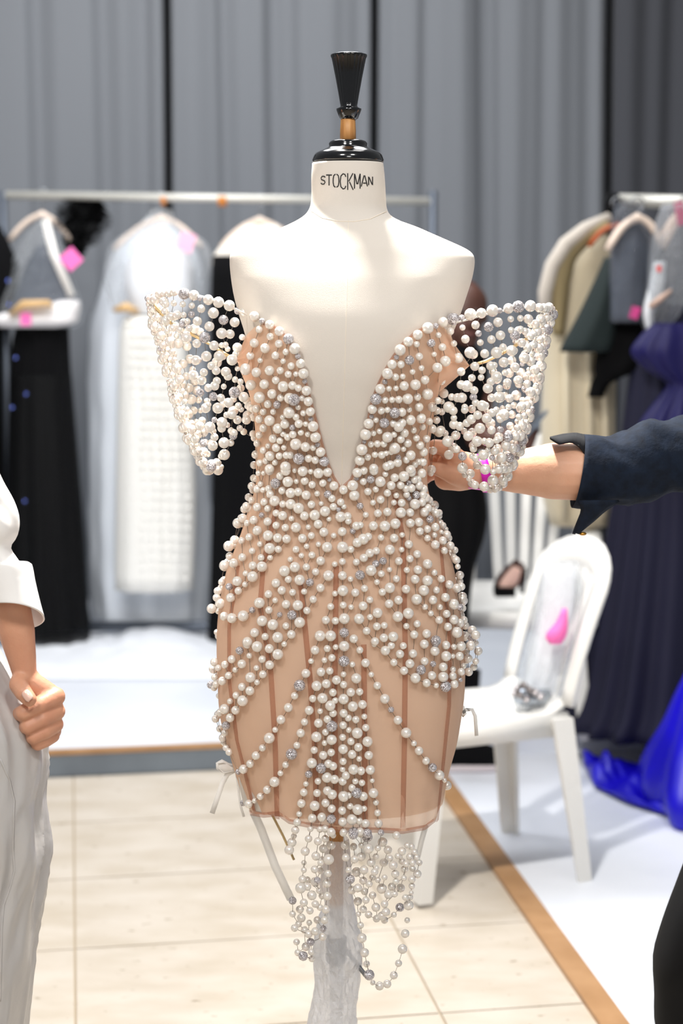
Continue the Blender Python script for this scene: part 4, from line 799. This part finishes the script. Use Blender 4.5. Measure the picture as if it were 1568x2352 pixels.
# ------------------------------------------------------------------ white plastic garden chairs
M_plas = mat('white_plastic', (228, 227, 224), .35, spec=.5)
def chair(name, pos, rz, label, arms, sw=.42, sd=.42, sh=.44, bh=.88, rec=.16, splay=.045, group='white plastic chairs'):
    t = thing(name, (0, 0, 0), label, 'chair', group)
    w = sw / 2
    mb = MB(); R = []                                          # seat: dished slab with a rolled front edge
    for i in range(13):
        f = i / 12; y = -sd/2 + sd * f; r = []
        for j in range(13):
            g = j / 12 * 2 - 1; ww = w * (1 - .06 * f)
            z = sh - .018 * (1 - g*g) * math.sin(math.pi * min(1, f*1.1)) - .03 * max(0, (.1 - f) / .1) ** 2 + .035 * max(0, (f - .82) / .18) ** 2
            r.append(Vector((g * ww, y, z)))
        R.append(r)
    mb.grid(R); o = mb.build('seat', M_plas, t); s_ = o.modifiers.new('t', 'SOLIDIFY'); s_.thickness = .012
    mb = MB()                                                  # apron
    for a, b_ in (((-w, -sd/2), (w, -sd/2)), ((w, -sd/2), (w*.94, sd/2)), ((w*.94, sd/2), (-w*.94, sd/2)), ((-w*.94, sd/2), (-w, -sd/2))):
        a3, b3 = Vector((a[0], a[1], sh - .03)), Vector((b_[0], b_[1], sh - .03)); mid = (a3 + b3) / 2; d = (b3 - a3); L = d.length; d.normalize()
        mb.box(mid, L, .014, .06, (d, ZA.cross(d), ZA))
    mb.build('apron', M_plas, t)
    def bp(g, f):                                              # point on the reclined back, f 0..1 up
        return Vector((g * w * (1.0 + .06*f), sd/2 + rec * f ** 1.25 - .035 * (1 - g*g) * -1 * .6, sh + .02 + (bh - sh - .02) * f))
    pts = [bp(-.92, f) for f in np.linspace(0, .78, 8)] + [bp(-.92 + .92 * (1 - math.cos(a)) , .78 + .2 * math.sin(a)) for a in np.linspace(.25, math.pi/2, 6)]
    pts += [Vector((-p.x, p.y, p.z)) for p in pts[::-1][1:]]
    mb = MB(); n = len(pts); rr = [.03 + .018 * math.sin(math.pi * min(1, max(0, (i/(n-1) - .3) / .4))) for i in range(n)]
    R = []
    for i, p in enumerate(pts):
        d = (pts[min(i+1, n-1)] - pts[max(i-1, 0)]).normalized(); nn = Vector((0, .95, -.3)).normalized(); s2 = d.cross(nn).normalized(); nn = s2.cross(d)
        R.append([p + s2 * rr[i] * math.cos(a) + nn * .014 * math.sin(a) for a in np.linspace(0, 2*math.pi, 11)[:-1]])
    mb.grid(R, True, True, True); mb.build('backrest_frame', M_plas, t)
    for k in range(5):
        g = -.56 + .28 * k; mb = MB(); R = []
        for f in np.linspace(0, .92 - .1 * g * g, 8):
            c = bp(g * (.72 + .28 * f), f); R.append([c + Vector((a * .017, b2 * .006, 0)) for a, b2 in ((-1,-1),(1,-1),(1,1),(-1,1))])
        mb.grid(R, True, True, True); mb.build('slat', M_plas, t, False)
    for sx in (-1, 1):
        for sy in (-1, 1):
            mb = MB(); R = []; top_ = Vector((sx * (w - .02), sy * (sd/2 - .02), sh - .01)); bot = Vector((sx * (w + splay), sy * (sd/2 + splay * 1.1), 0))
            for f in np.linspace(0, 1, 5):
                c = top_.lerp(bot, f); q = .03 - .01 * f
                R.append([c + Vector((sx * a * q, sy * b2 * q, 0)) for a, b2 in ((1, 1), (-1, 1), (-1, .5), (.45, .45), (.5, -1), (1, -1))])
            mb.grid(R, True, True, True); o = mb.build('leg', M_plas, t, False); fix_normals(o)
    if arms:
        for sx in (-1, 1):
            mb = MB(); X = sx * (w + .03)
            path = [(X, -sd/2 + .0, sh - .04), (X, -sd/2 + .02, sh + .06), (X + sx*.01, -sd/2 - .01, sh + .13), (X + sx*.02, -sd/2 - .02, sh + .19), (X + sx*.01, -.1, sh + .225), (X, .08, sh + .235), (X - sx*.01, sd/2 + .06, sh + .25)]
            R = []; P = [Vector(p) for p in path]
            for i, p in enumerate(P):
                d = (P[min(i+1, len(P)-1)] - P[max(i-1, 0)]).normalized(); s2 = Vector((1, 0, 0)); n2 = d.cross(s2).normalized()
                R.append([p + s2 * .03 * math.cos(a) + n2 * .014 * math.sin(a) for a in np.linspace(0, 2*math.pi, 9)[:-1]])
            mb.grid(R, True, True, True); mb.build('armrest', M_plas, t)
    t.location = pos; t.rotation_euler = (0, 0, rz); return t
nb = ground(1350, 2003, .01); fb_ = ground(1278, 1930, .01); nf = ground(1003, 2040, .01)
ctr = (nf + fb_) / 2
ctr.z = .0102
ch1 = chair('plastic_chair', ctr + Vector((-.085, -.02, 0)), -1.2, 'white plastic chair with a clear bag on its seat, standing right of the pearl dress', False, .36, .40, .45, .86, .125, .03)
p2 = ground(1215, 1600, HP)
ch2 = chair('plastic_chair', Vector((p2.x - .08, 3.0, HP + .001)), -.18, 'white plastic armchair behind, with a dark shoe standing on its seat', True, .44, .42, .42, .95, .12, .03)
# clear bag with clothes on the near chair
seat_z = ch1.location.z + .455
def cw(dx, dy, dz): return Vector((ch1.location.x + dx, ch1.location.y + dy, seat_z + dz))
t = px_loft('clothes_bag', [(1290,1256,1330,.04),(1340,1238,1336,.06),(1420,1226,1326,.08),(1500,1206,1310,.09),(1580,1180,1290,.1),(1622,1176,1262,.09)], ch1.location.y + .03, M_poly, None, 40, 6, .08, sub=26, jit=.14)
tag(t, 'clear plastic bag leaning in the seat of the near white chair', 'bag')
o = px_loft('folded_garment', [(1300,1250,1322,.015),(1400,1236,1318,.03),(1500,1222,1300,.05),(1606,1196,1276,.06)], ch1.location.y + .05, mat('pale_grey_silk', (222, 226, 232), .5), None, 30, 5, .08, sub=14, jit=.1)
tag(o, 'folded pale grey garment inside the clear bag on the chair', 'garment')
o = px_loft('pink_cloth', [(1398,1290,1302,.01),(1430,1276,1304,.02),(1460,1252,1300,.025),(1478,1262,1288,.01)], ch1.location.y - .05, M_pink, None, 20, 3, .08, sub=8, jit=.1)
tag(o, 'bright pink cloth inside the clear bag on the chair', 'cloth')
t = thing('jewelled_shoe', at(1205, 1590, ch1.location.y - .02), 'silver jewelled shoe at the bottom of the bag on the chair', 'shoe')
mb = MB(); mb.tube([at(1178,1604,ch1.location.y-.04), at(1200,1600,ch1.location.y-.04), at(1235,1602,ch1.location.y-.03), at(1262,1592,ch1.location.y-.02)], [.012,.026,.024,.012], 12); mb.build('upper', mat('silver_leather', (170, 178, 188), .2, metal=.8), t)
for x, y in ((1186,1580),(1202,1574),(1192,1596),(1215,1584),(1228,1590),(1180,1592),(1208,1606),(1240,1600)):
    mb = MB(); mb.sphere(at(x, y, ch1.location.y - .07), .011, 10, 6); mb.build('jewel', M_crys, t)
# court shoe on the far chair
t = thing('court_shoe', at(1168, 1355, 2.86), 'dark court shoe with pale pink insole standing on the far chair', 'shoe')
s2z = HP + .42
cs = at(1165, 1350, 2.88)
def sp(x, y, d=0): return at(x, y, 2.86 + d)
mb = MB(); R = []
for f in np.linspace(0, 1, 12):
    cx = 1148 + 44 * f; cy = 1352 - 62 * f + 10 * math.sin(f * 3); w_ = 4 + 17 * math.sin(math.pi * min(1, f * .82 + .12))
    a, b_ = sp(cx - w_, cy - w_ * .5), sp(cx + w_, cy + w_ * .5)
    R.append([a + YA * 0, a.lerp(b_, .25) + YA * .035, a.lerp(b_, .75) + YA * .035, b_])
mb.grid(R); o = mb.build('upper', mat('brown_patent', (70, 40, 30), .25), t); o.modifiers.new('t', 'SOLIDIFY').thickness = .006
mb = MB(); R = []
for f in np.linspace(.06, .9, 10):
    cx = 1150 + 42 * f; cy = 1353 - 60 * f + 10 * math.sin(f * 3); w_ = (4 + 17 * math.sin(math.pi * min(1, f * .82 + .12))) * .72
    R.append([sp(cx - w_, cy - w_ * .5, .004), sp(cx, cy, .012), sp(cx + w_, cy + w_ * .5, .004)])
mb.grid(R); o = mb.build('insole', mat('pink_insole', (232, 192, 178), .6), t); o.modifiers.new('t', 'SOLIDIFY').thickness = .004
mb = MB(); mb.box(sp(1158, 1357, .02) , .07, .08, .03); mb.build('toe', M_blk, t, False)
mb = MB(); mb.tube([sp(1196, 1305, .03), sp(1200, 1335, .03), sp(1198, 1362, .03)], [.02, .012, .009], 10); mb.build('heel', M_black, t)
# ------------------------------------------------------------------ people
M_skinR = mat('fair_skin', (226, 176, 146), .5, sss=.15, var=(216, 162, 132), vscale=18, bump=.06, bscale=220)
M_skinL = mat('warm_skin', (212, 158, 128), .48, sss=.15, var=(200, 140, 112), vscale=16, bump=.08, bscale=200)
M_skinB = mat('dark_brown_skin', (84, 52, 42), .5, sss=.1)
M_nail = mat('finger_nail', (238, 196, 178), .25, coat=.3)
M_nvy = mat('navy_shirt', (20, 31, 48), .85, spec=.25, var=(13, 21, 34), vscale=60, bump=.12, bscale=160)
M_nvyin = mat('navy_shirt_inside', (16, 18, 24), .9)
M_trs = mat('black_trousers', (10, 10, 12), .9, spec=.25)
M_shirt = mat('white_shirt', (242, 240, 238), .75, sheen=.05, bump=.06, bscale=40)
M_satin = mat('pearl_grey_satin', (192, 189, 187), .3, spec=.5, bump=.6, bscale=10)
M_hair = mat('brown_hair', (52, 36, 26), .6)
# --- person at the right, holding the dress
YH = 0.075
def pr(x, y, r, d=0.0): Y = YH + d; return (at(x, y, Y), r * pxm(Y))
pR = thing('person', Vector((at(1900, 1500, .25).x, .25, 0)), 'person in navy shirt and black trousers reaching in from the right', 'person')
arm = [pr(1400, 1083, 40, .01), pr(1345, 1083, 69), pr(1270, 1082, 66), pr(1190, 1083, 51), pr(1130, 1084, 41), pr(1098, 1082, 39)]
palm = [pr(1098, 1082, 39), pr(1062, 1078, 42), pr(1038, 1072, 38, .005)]
palm2 = [pr(1098, 1088, 33), pr(1055, 1098, 31), pr(1022, 1100, 26)]
fi = [pr(1048, 1050, 22, -.012), pr(1022, 1030, 20, -.016), pr(998, 1024, 16, -.016), pr(981, 1042, 14, -.012), pr(975, 1062, 12, -.004)]
fm = [pr(1040, 1052, 22, .012), pr(1008, 1032, 19, .018), pr(980, 1036, 16, .02), pr(966, 1060, 13, .015)]
fr = [pr(1036, 1066, 22, .032), pr(1004, 1056, 18, .042), pr(978, 1066, 15, .04), pr(966, 1086, 12, .03)]
fp = [pr(1034, 1086, 20, .045), pr(1006, 1084, 16, .055), pr(984, 1094, 13, .05), pr(975, 1104, 11, .04)]
th_ = [pr(1072, 1100, 26, -.012), pr(1038, 1090, 22, -.026), pr(1008, 1078, 17, -.03), pr(984, 1072, 13, -.022)]
skinR = organic('arm', [arm, palm, palm2, fi, fm, fr, fp, th_], M_skinR, pR, .0032, 5, .5)
skinR['label'] = 'bare forearm and hand pinching the dress'
# magenta wristband
mb = MB(); R = []
for dx in (-11, -4, 4, 11):
    r = []
    for k in range(28):
        a = 2 * math.pi * k / 28; c, rr = pr(1112 + dx - 8 * math.sin(a) , 1087, 44.0)
        r.append(Vector((c.x, c.y - rr * math.cos(a) * 1.02, c.z + rr * math.sin(a) * .98)))
    R.append(r)
mb.grid(R, True); o = mb.build('wristband', mat('magenta_band', (226, 30, 200), .45), pR); o.modifiers.new('t', 'SOLIDIFY').thickness = .0012; o['label'] = 'magenta paper wristband'
mb = MB(); mb.ribbon([at(1112, 1124, YH - .01), at(1098, 1124, YH - .025), at(1076, 1121, YH - .03)], .006, YA); mb.build('wristband_tail', mat('pale_magenta', (240, 150, 222), .5), pR)
# sleeve
def sleeve(name, rows, Y, m, parent, n=56, amp=.045, seed=0, dfun=None, ratio=.9):
    """rows: (x, y top, y bottom, slant) along a horizontal arm"""
    rr = smooth_rows(rows, 60); mb = MB(); R = []
    for i, (x, yt, yb, sl) in enumerate(rr):
        Yd = Y + (dfun(x) if dfun else 0); a, b_ = at(x + sl, yt, Yd), at(x - sl, yb, Yd); c = (a + b_) / 2; hw = (a - b_).length / 2; up = (a - b_).normalized()
        R.append([c + up * hw * (1 + w) * math.cos(t) - YA * hw * ratio * (1 + w) * math.sin(t) for t in np.linspace(0, 2*math.pi, n + 1)[:-1]
                  for w in (amp * (noise.noise(Vector((x / 45 + math.cos(t) * 1.6 + seed, math.sin(t) * 1.6, math.cos(t)*1.2))) * min(1, i / 6) + .6 * math.sin(x / 17 + 3 * math.cos(t - .7)) * max(0, math.sin(t + .4)) * min(1, i / 14) + .9 * min(1, i / 10) * (.35 - 2 * abs(noise.noise(Vector((x / 62 + math.cos(t) * 1.3, x / 95 - math.sin(t) * 1.6, 4.2)))))),)])
    mb.grid(R, True); o = mb.build(name, m, parent); o.modifiers.new('t', 'SOLIDIFY').thickness = .002; return o
SR = [(1326,997,1166,14),(1345,998,1168,10),(1380,1001,1164,4),(1437,994,1157,0),(1460,980,1153,0),(1500,965,1146,0),(1568,956,1129,0),(1680,930,1128,0),(1820,880,1130,0),(1950,850,1150,0)]
sleeve('sleeve', SR, YH, M_nvy, pR, dfun=lambda x: (x - 1345) * .00016, amp=.11)
# turned-back cuff points, double cloth
def flap(name, outline, Y, m, bow, parent):
    mb = MB(); n = len(outline); P = [at(x, y, Y + d) for x, y, d in outline]; c = sum(P, Vector()) / n
    mb.add([c + YA * bow] + P, [(0, i + 1, (i + 1) % n + 1) for i in range(n)]); o = mb.build(name, m, parent, False); o.modifiers.new('t', 'SOLIDIFY').thickness = .004
    return o
mb = MB(); R = []                       # upper cuff point standing off the arm
for f in np.linspace(0, 1, 12):
    xt = lin([(0, 1262), (.35, 1292), (.7, 1322), (1, 1352)], f); yt = lin([(0, 1003), (.35, 996), (.7, 993), (1, 1000)], f)
    xb = lin([(0, 1264), (.25, 1283), (.6, 1312), (.8, 1330), (1, 1346)], f); yb = lin([(0, 1005), (.25, 1018), (.6, 1013), (.8, 1024), (1, 1046)], f)
    R.append([at(xt, yt, YH - .008), at((xt+xb)/2, (yt+yb)/2 - 1, YH - .035), at(xb, yb, YH - .06 + .02 * f)])
mb.grid(R); o = mb.build('cuff', M_nvyin, pR); o.modifiers.new('t', 'SOLIDIFY').thickness = .003
mb = MB(); R = []
for f in np.linspace(0, 1, 9):
    xl = lin([(0, 1330), (.3, 1338), (1, 1320)], f); xr = lin([(0, 1420), (.3, 1386), (.6, 1362), (1, 1326)], f); y = 1148 + 80 * f
    R.append([at(xl + (xr - xl) * q, y - 8 * f * q, YH - .05 + .03 * f - .012 * math.sin(q * 3)) for q in np.linspace(0, 1, 7)])
mb.grid(R); o = mb.build('cuff', M_nvy, pR); o.modifiers.new('t', 'SOLIDIFY').thickness = .005
mb = MB(); mb.sphere(at(1338, 1226, YH - .03), .004, 10, 6, (1.6, 1, .8)); mb.build('button', mat('brass', (190, 140, 60), .3, metal=.8), pR)
# shirt body, trousers, head (beyond the frame)
px_loft('shirt', [(835,1925,2010,.06),(870,1830,2120,.10),(950,1790,2160,.13),(1150,1800,2140,.14),(1400,1810,2130,.13),(1640,1790,2150,.14)], .28, M_nvy, pR, 40, 5, .03, sub=20)
def leg(name, pts, m, parent, n=36, amp=.05, seed=0, sub=40, crum=0.0):
    """trouser leg: rows (y, x left, x right, half depth, Y)"""
    rr = smooth_rows(pts, sub); mb = MB(); R = []
    for y, xl, xr, hd, Y in rr:
        a, b_ = at(xl, y, Y), at(xr, y, Y); c = (a + b_) / 2; hw = (b_ - a).length / 2
        R.append(ring(c, XA, YA, hw, hd, n, 1.0, lambda t, z=c.z: amp * noise.noise(Vector((math.cos(t) * 1.6 + seed, math.sin(t) * 1.6, z * 9))) + crum * (.5 - 2.2 * abs(noise.noise(Vector((math.cos(t) * 3 + z * 5 + seed, math.sin(t) * 3, z * 7 - math.sin(t) * 2))))) + amp * .5 * math.sin(z * 40 + 3 * math.sin(t) + seed) * max(0, math.sin(t * 1.0 + 2))))
    mb.grid(R, True, True, True); return mb.build(name, m, parent)
leg('trouser_leg', [(1640,1795,1990,.12,.24),(1800,1690,1960,.12,.18),(1960,1588,1880,.12,.12),(2060,1545,1790,.11,.08),(2140,1518,1745,.105,.07),(2210,1500,1710,.10,.08),(2290,1505,1700,.095,.1),(2360,1506,1690,.09,.12),(2560,1540,1700,.09,.2),(2700,1560,1710,.09,.26)], M_trs, pR, amp=.035)
leg('trouser_leg', [(1640,1960,2150,.12,.30),(1900,1930,2130,.12,.32),(2200,1900,2080,.11,.34),(2600,1890,2060,.1,.38),(2660,1890,2060,.1,.4)], M_trs, pR, amp=.03)
for x, Y in ((1630, .2), (1970, .36)):
    p = at(x, 2600, Y); mb = MB(); mb.tube([Vector((p.x + .03, Y + .06, .05)), Vector((p.x - .02, Y, .05)), Vector((p.x - .12, Y - .08, .035)), Vector((p.x - .17, Y - .11, .03))], [.045, .05, .04, .028], 12); mb.build('shoe', M_blk, pR)
hc = at(1968, 640, .22)
organic('head', [[(hc + Vector((.02, 0, -.2)), .055), (hc + Vector((.01, 0, -.1)), .055), (hc, .085)], [(hc + Vector((-.015, 0, -.07)), .062), (hc + Vector((-.02, 0, .01)), .082), (hc + Vector((.02, 0, .03)), .088)], [(hc + Vector((-.095, 0, .0)), .012), (hc + Vector((-.108, 0, -.025)), .014)]], M_skinR, pR, .006, 6)
organic('hair', [[(hc + Vector((.03, 0, .05)), .092), (hc + Vector((.05, 0, -.03)), .075)]], M_hair, pR, .008, 3)
organic('far_arm', [[(at(2120, 930, .3), .05), (at(2150, 1250, .3), .042), (at(2060, 1450, .12), .032), (at(2040, 1480, .08), .03)]], M_nvy, pR, .006, 3)
def face(c, sx, parent, mlip):
    for dy in (-.03, .03):
        mb = MB(); mb.sphere(c + Vector((sx * .082, dy, .012)), .011, 10, 6); mb.build('eye', bpy.data.materials.get('eye_dark') or mat('eye_dark', (30, 22, 20), .3), parent)
        mb = MB(); mb.sphere(c + Vector((-sx * .01, dy * 2.75, -.01)), .028, 10, 8, (.6, .35, 1.1)); mb.build('ear', parent.children[0].data.materials[0], parent)
    mb = MB(); mb.sphere(c + Vector((sx * .074, 0, -.062)), .022, 12, 6, (.45, 1, .35)); mb.build('mouth', mlip, parent)
M_lip = mat('lip_rose', (176, 104, 96), .5)
face(hc, -1, pR, M_lip)
# --- person at the left, fist beside white trousers
YL = -0.2
def pl(x, y, r, d=0.0): Y = YL + d; return (at(x, y, Y), r * pxm(Y))
pL = thing('person', Vector((at(-180, 1500, -.15).x, -.15, 0)), 'person in white shirt and pale grey trousers at the left edge, fist closed', 'person')
armL = [pl(10, 1340, 40), pl(24, 1395, 47), pl(38, 1450, 43), pl(50, 1510, 34), pl(57, 1550, 28)]
palmL = [pl(57, 1550, 28), pl(86, 1592, 32, .015), pl(112, 1640, 30, .02), pl(118, 1678, 24, .022)]
palmL2 = [pl(62, 1560, 26), pl(112, 1594, 26, .004), pl(124, 1630, 24, .01)]
f1 = [pl(128, 1600, 23, .0), pl(92, 1618, 21, -.022), pl(54, 1637, 19.5, -.034), pl(44, 1640, 17, -.01), pl(72, 1632, 15, .012)]
f2 = [pl(130, 1634, 21, .003), pl(98, 1651, 20, -.02), pl(64, 1668, 18.5, -.03), pl(56, 1670, 16, -.006), pl(82, 1662, 14, .014)]
f3 = [pl(128, 1664, 19, .006), pl(104, 1679, 18.5, -.014), pl(77, 1693, 17, -.022), pl(70, 1694, 15, .0), pl(92, 1686, 13, .016)]
f4 = [pl(121, 1690, 17, .01), pl(104, 1702, 16, -.006), pl(87, 1710, 15, -.012), pl(82, 1709, 13, .006), pl(100, 1704, 12, .018)]
tL = [pl(52, 1556, 24, -.004), pl(42, 1572, 22, -.026), pl(54, 1591, 20.5, -.044), pl(67, 1606, 18, -.05)]
skinL = organic('arm', [armL, palmL, palmL2, f1, f2, f3, f4, tL], M_skinL, pL, .0023, 3, .5)
skinL['label'] = 'bare forearm with a closed fist'
mb = MB(); c_, _ = pl(63, 1598, 1, -.0615)
dx = Vector((.62, -.2, -.76)).normalized(); sx = Vector((.72, .25, .62)).normalized(); nn = dx.cross(sx); nn = -nn if nn.y > 0 else nn
R = []
for f in np.linspace(-1, 1, 9):
    R.append([c_ + dx * (.0082 * f) + sx * (.0062 * g * math.sqrt(max(.12, 1 - (f * .9) ** 4))) + nn * (.0028 * (1 - g * g) + .001 * (1 - f * f)) for g in np.linspace(-1, 1, 7)])
mb.grid(R); o = mb.build('thumb_nail', M_nail, pL); o.modifiers.new('t', 'SOLIDIFY').thickness = .0012
# shirt sleeve and rolled cuff
def vsleeve(name, rows, m, parent, amp=.05, seed=0, sub=44, n=52, Y0=YL, th=.0025):
    """rows (y, x left, x right, tilt, half depth[, front lift]): tilt drops the right side of the ring (px)"""
    rr = smooth_rows(rows, sub); mb = MB(); R = []
    for i, (y, xl, xr, tl, hd, *fl) in enumerate(rr):
        r = []; fb = fl[0] if fl else 0
        for t in np.linspace(0, 2*math.pi, n + 1)[:-1]:
            w = amp * noise.noise(Vector((math.cos(t) * 1.5 + seed, math.sin(t) * 1.5, y / 55.0)))
            r.append(at((xl + xr)/2 + (xr - xl)/2 * (1 + w) * math.sin(t), y + tl * math.sin(t) - fb * math.cos(t), Y0 - hd * (1 + w) * math.cos(t)))
        R.append(r)
    mb.grid(R, True); o = mb.build(name, m, parent); o.modifiers.new('t', 'SOLIDIFY').thickness = th; return o
vsleeve('sleeve', [(845,-215,-150,0,.04),(870,-190,-84,0,.055),(930,-150,-40,0,.06),(1040,-120,-22,4,.06),(1095,-110,2,6,.062),(1145,-100,28,8,.062),(1195,-92,42,8,.06),(1225,-84,39,6,.058),(1252,-74,22,6,.054),(1290,-66,44,6,.052),(1320,-60,58,8,.05)], M_shirt, pL, amp=.12, seed=2)
vsleeve('cuff', [(1296,-58,64,-2,.054,4),(1299,-62,70,-2,.058,4),(1335,-60,78,2,.061,10),(1390,-52,92,6,.063,24),(1432,-44,103,8,.064,34),(1436,-42,101,8,.061,34),(1415,-44,94,8,.058,28)], M_shirt, pL, amp=.03, seed=5, sub=34)
px_loft('shirt', [(845,-240,-160,.06),(880,-330,-70,.10),(980,-370,-60,.13),(1200,-360,-70,.14),(1480,-350,-60,.14),(1560,-350,-60,.14)], YL + .06, M_shirt, pL, 40, 5, .03, sub=20)
LEGL = [(1500,-170,-8,.11,YL+.06),(1540,-160,16,.11,YL+.05),(1590,-150,46,.11,YL+.045),(1660,-140,88,.11,YL+.045),(1720,-135,103,.11,YL+.045),(1780,-130,106,.11,YL+.045),(1830,-128,99,.11,YL+.045),(1900,-125,106,.108,YL+.045),(1950,-125,112,.106,YL+.045),(2010,-120,104,.104,YL+.045),(2120,-110,90,.1,YL+.045),(2240,-105,76,.096,YL+.045),(2352,-100,63,.092,YL+.045),(2560,-90,50,.085,YL+.05),(2700,-86,46,.083,YL+.05),(2900,-84,46,.083,YL+.05)]
lg = leg('trouser_leg', LEGL, M_satin, pL, n=120, amp=.08, seed=3, sub=200, crum=.085)
bpy.context.view_layer.update(); LEG_BVH = wbvh(lg)
mb = strip(LEG_BVH, [(0,1742),(22,1792),(33,1840),(31,1880),(30,1950),(33,2000),(24,2035),(8,2080),(4,2130),(2,2200),(0,2300)], .0034, .0004, 8, .0004); mb.build('stitched_seam', M_satin, pL)
leg('trouser_leg', [(1500,-340,-150,.11,YL+.1),(1700,-340,-140,.11,YL+.12),(2100,-320,-140,.1,YL+.13),(2800,-290,-150,.085,YL+.14)], M_satin, pL, amp=.05, seed=8)
for x, Y in ((-22, YL), (-220, YL + .1)):
    p = at(x, 2700, Y); mb = MB(); mb.tube([Vector((p.x, Y + .1, .05)), Vector((p.x, Y + .02, .05)), Vector((p.x + .02, Y - .1, .035)), Vector((p.x + .02, Y - .16, .028))], [.045, .05, .042, .028], 12); mb.build('shoe', M_shirt, pL)
hc = at(-205, 660, YL + .05)
organic('head', [[(hc + Vector((-.02, 0, -.2)), .055), (hc + Vector((-.01, 0, -.1)), .055), (hc, .085)], [(hc + Vector((.015, 0, -.07)), .062), (hc + Vector((.02, 0, .01)), .082), (hc + Vector((-.02, 0, .03)), .088)], [(hc + Vector((.095, 0, .0)), .012), (hc + Vector((.108, 0, -.025)), .014)]], M_skinL, pL, .006, 6)
organic('hair', [[(hc + Vector((-.03, 0, .05)), .092), (hc + Vector((-.05, 0, -.03)), .075)]], M_hair, pL, .008, 3)
organic('far_arm', [[(at(-340, 930, YL), .05), (at(-380, 1250, YL), .042), (at(-360, 1500, YL - .1), .032), (at(-355, 1600, YL - .14), .034)]], M_shirt, pL, .006, 3)
face(hc, 1, pL, M_lip)
# --- person in black far behind, with a phone
YB = 2.62
def pb(x, y, r, d=0.0): Y = YB + d; return (at(x, y, Y), r * pxm(Y))
pB = thing('person', Vector((at(1020, 1400, YB).x, YB, 0)), 'person in black standing behind the dress, looking at a phone', 'person')
organic('head', [[pb(1052, 800, 34), pb(1056, 760, 36), pb(1062, 712, 52)], [pb(1066, 740, 42, -.02), pb(1070, 700, 50), pb(1058, 690, 52, .02)], [pb(1078, 728, 10, -.09), pb(1080, 742, 11, -.095)], [pb(1112, 722, 8, .01), pb(1113, 738, 7, .01)], [pb(1072, 775, 26, -.05), pb(1070, 760, 30, -.05)]], M_skinB, pB, .006, 5)
for i, x in enumerate((1062, 1092)):
    c, r = pb(x, 716, 5, -.092); mb = MB(); mb.sphere(c, .009, 10, 6); mb.build('eye', mat('eye_dark', (30, 22, 20), .3), pB)
mb = MB(); c, r = pb(1078, 768, 10, -.098); mb.sphere(c, .02, 12, 6, (1, .5, .35)); mb.build('mouth', mat('lip', (96, 52, 48), .5), pB)
organic('arm', [[pb(1090, 905, 44, .02), pb(1086, 1000, 36, -.06), pb(1130, 1010, 28, -.16), pb(1180, 1004, 23, -.2), pb(1200, 1000, 22, -.2)], [pb(1200, 1000, 20, -.2), pb(1222, 1006, 11, -.22), pb(1210, 1016, 10, -.225)], [pb(1200, 990, 18, -.2), pb(1228, 992, 10, -.22), pb(1216, 1000, 9, -.23)], [pb(1196, 1012, 18, -.2), pb(1218, 1020, 10, -.22), pb(1205, 1026, 9, -.23)], [pb(1196, 1020, 15, -.2), pb(1212, 1032, 9, -.215), pb(1200, 1036, 8, -.22)], [pb(1190, 984, 14, -.2), pb(1206, 966, 10, -.225)]], M_skinB, pB, .005, 4)
px_loft('black_dress', [(790,1000,1090,.07),(830,960,1120,.10),(900,945,1116,.12),(1000,960,1098,.12),(1100,950,1110,.13),(1180,944,1120,.15),(1240,940,1110,.16),(1300,938,1090,.17),(1400,930,1078,.18),(1560,925,1070,.18)], YB, M_blk, pB, 50, 7, .05, sub=30)
for x in (985, 1062):
    lt = at(x, 1540, YB); lb = Vector((at(x, 1700, YB).x, YB, .12)); mb = MB(); mb.tube([lt, lb], [.06, .045], 14); mb.build('trouser_leg', M_blk, pB)
    t0 = Vector((lb.x, YB, 0))
    mb = MB(); R = []
    for f in np.linspace(0, 1, 12):
        cxx = -.06 + .22 * f; hh = lin([(0, .09), (.25, .115), (.5, .085), (.8, .06), (1, .03)], f); ww = lin([(0, .03), (.2, .04), (.6, .044), (.85, .038), (1, .012)], f)
        R.append([t0 + Vector((cxx, ww * math.cos(a), .024 + hh * max(0, math.sin(a)) + .0)) for a in np.linspace(0, 2*math.pi, 17)[:-1]])
    mb.grid(R, True, True, True); mb.build('sneaker', M_blk, pB)
    mb = MB(); R = []
    for z in (.004, .026):
        R.append([t0 + Vector((.05 + .118 * math.cos(a), .046 * math.sin(a), z + .008)) for a in np.linspace(0, 2*math.pi, 25)[:-1]])
    mb.grid(R, True, True, True); mb.build('sneaker_sole', mat('sole_pale', (214, 204, 206), .6), pB)
ph = thing('phone', at(1232, 978, YB - .24), 'grey phone held up by the person in black behind the dress', 'phone')
c = at(1226, 980, YB - .235); d1 = (at(1252, 948, YB - .25) - at(1200, 1010, YB - .23)).normalized(); d2 = Vector((.2, .93, .1)); d2 = (d2 - d1 * d2.dot(d1)).normalized()
mb = MB(); mb.box(c, .125, .062, .009, (d1, d2, d1.cross(d2))); o = mb.build('case', mat('phone_grey', (104, 116, 130), .4), ph, False); bv = o.modifiers.new('b', 'BEVEL'); bv.width = .004; bv.segments = 2
mb = MB(); mb.box(c + d1.cross(d2) * .0052, .115, .055, .001, (d1, d2, d1.cross(d2))); mb.build('screen', M_black, ph, False)
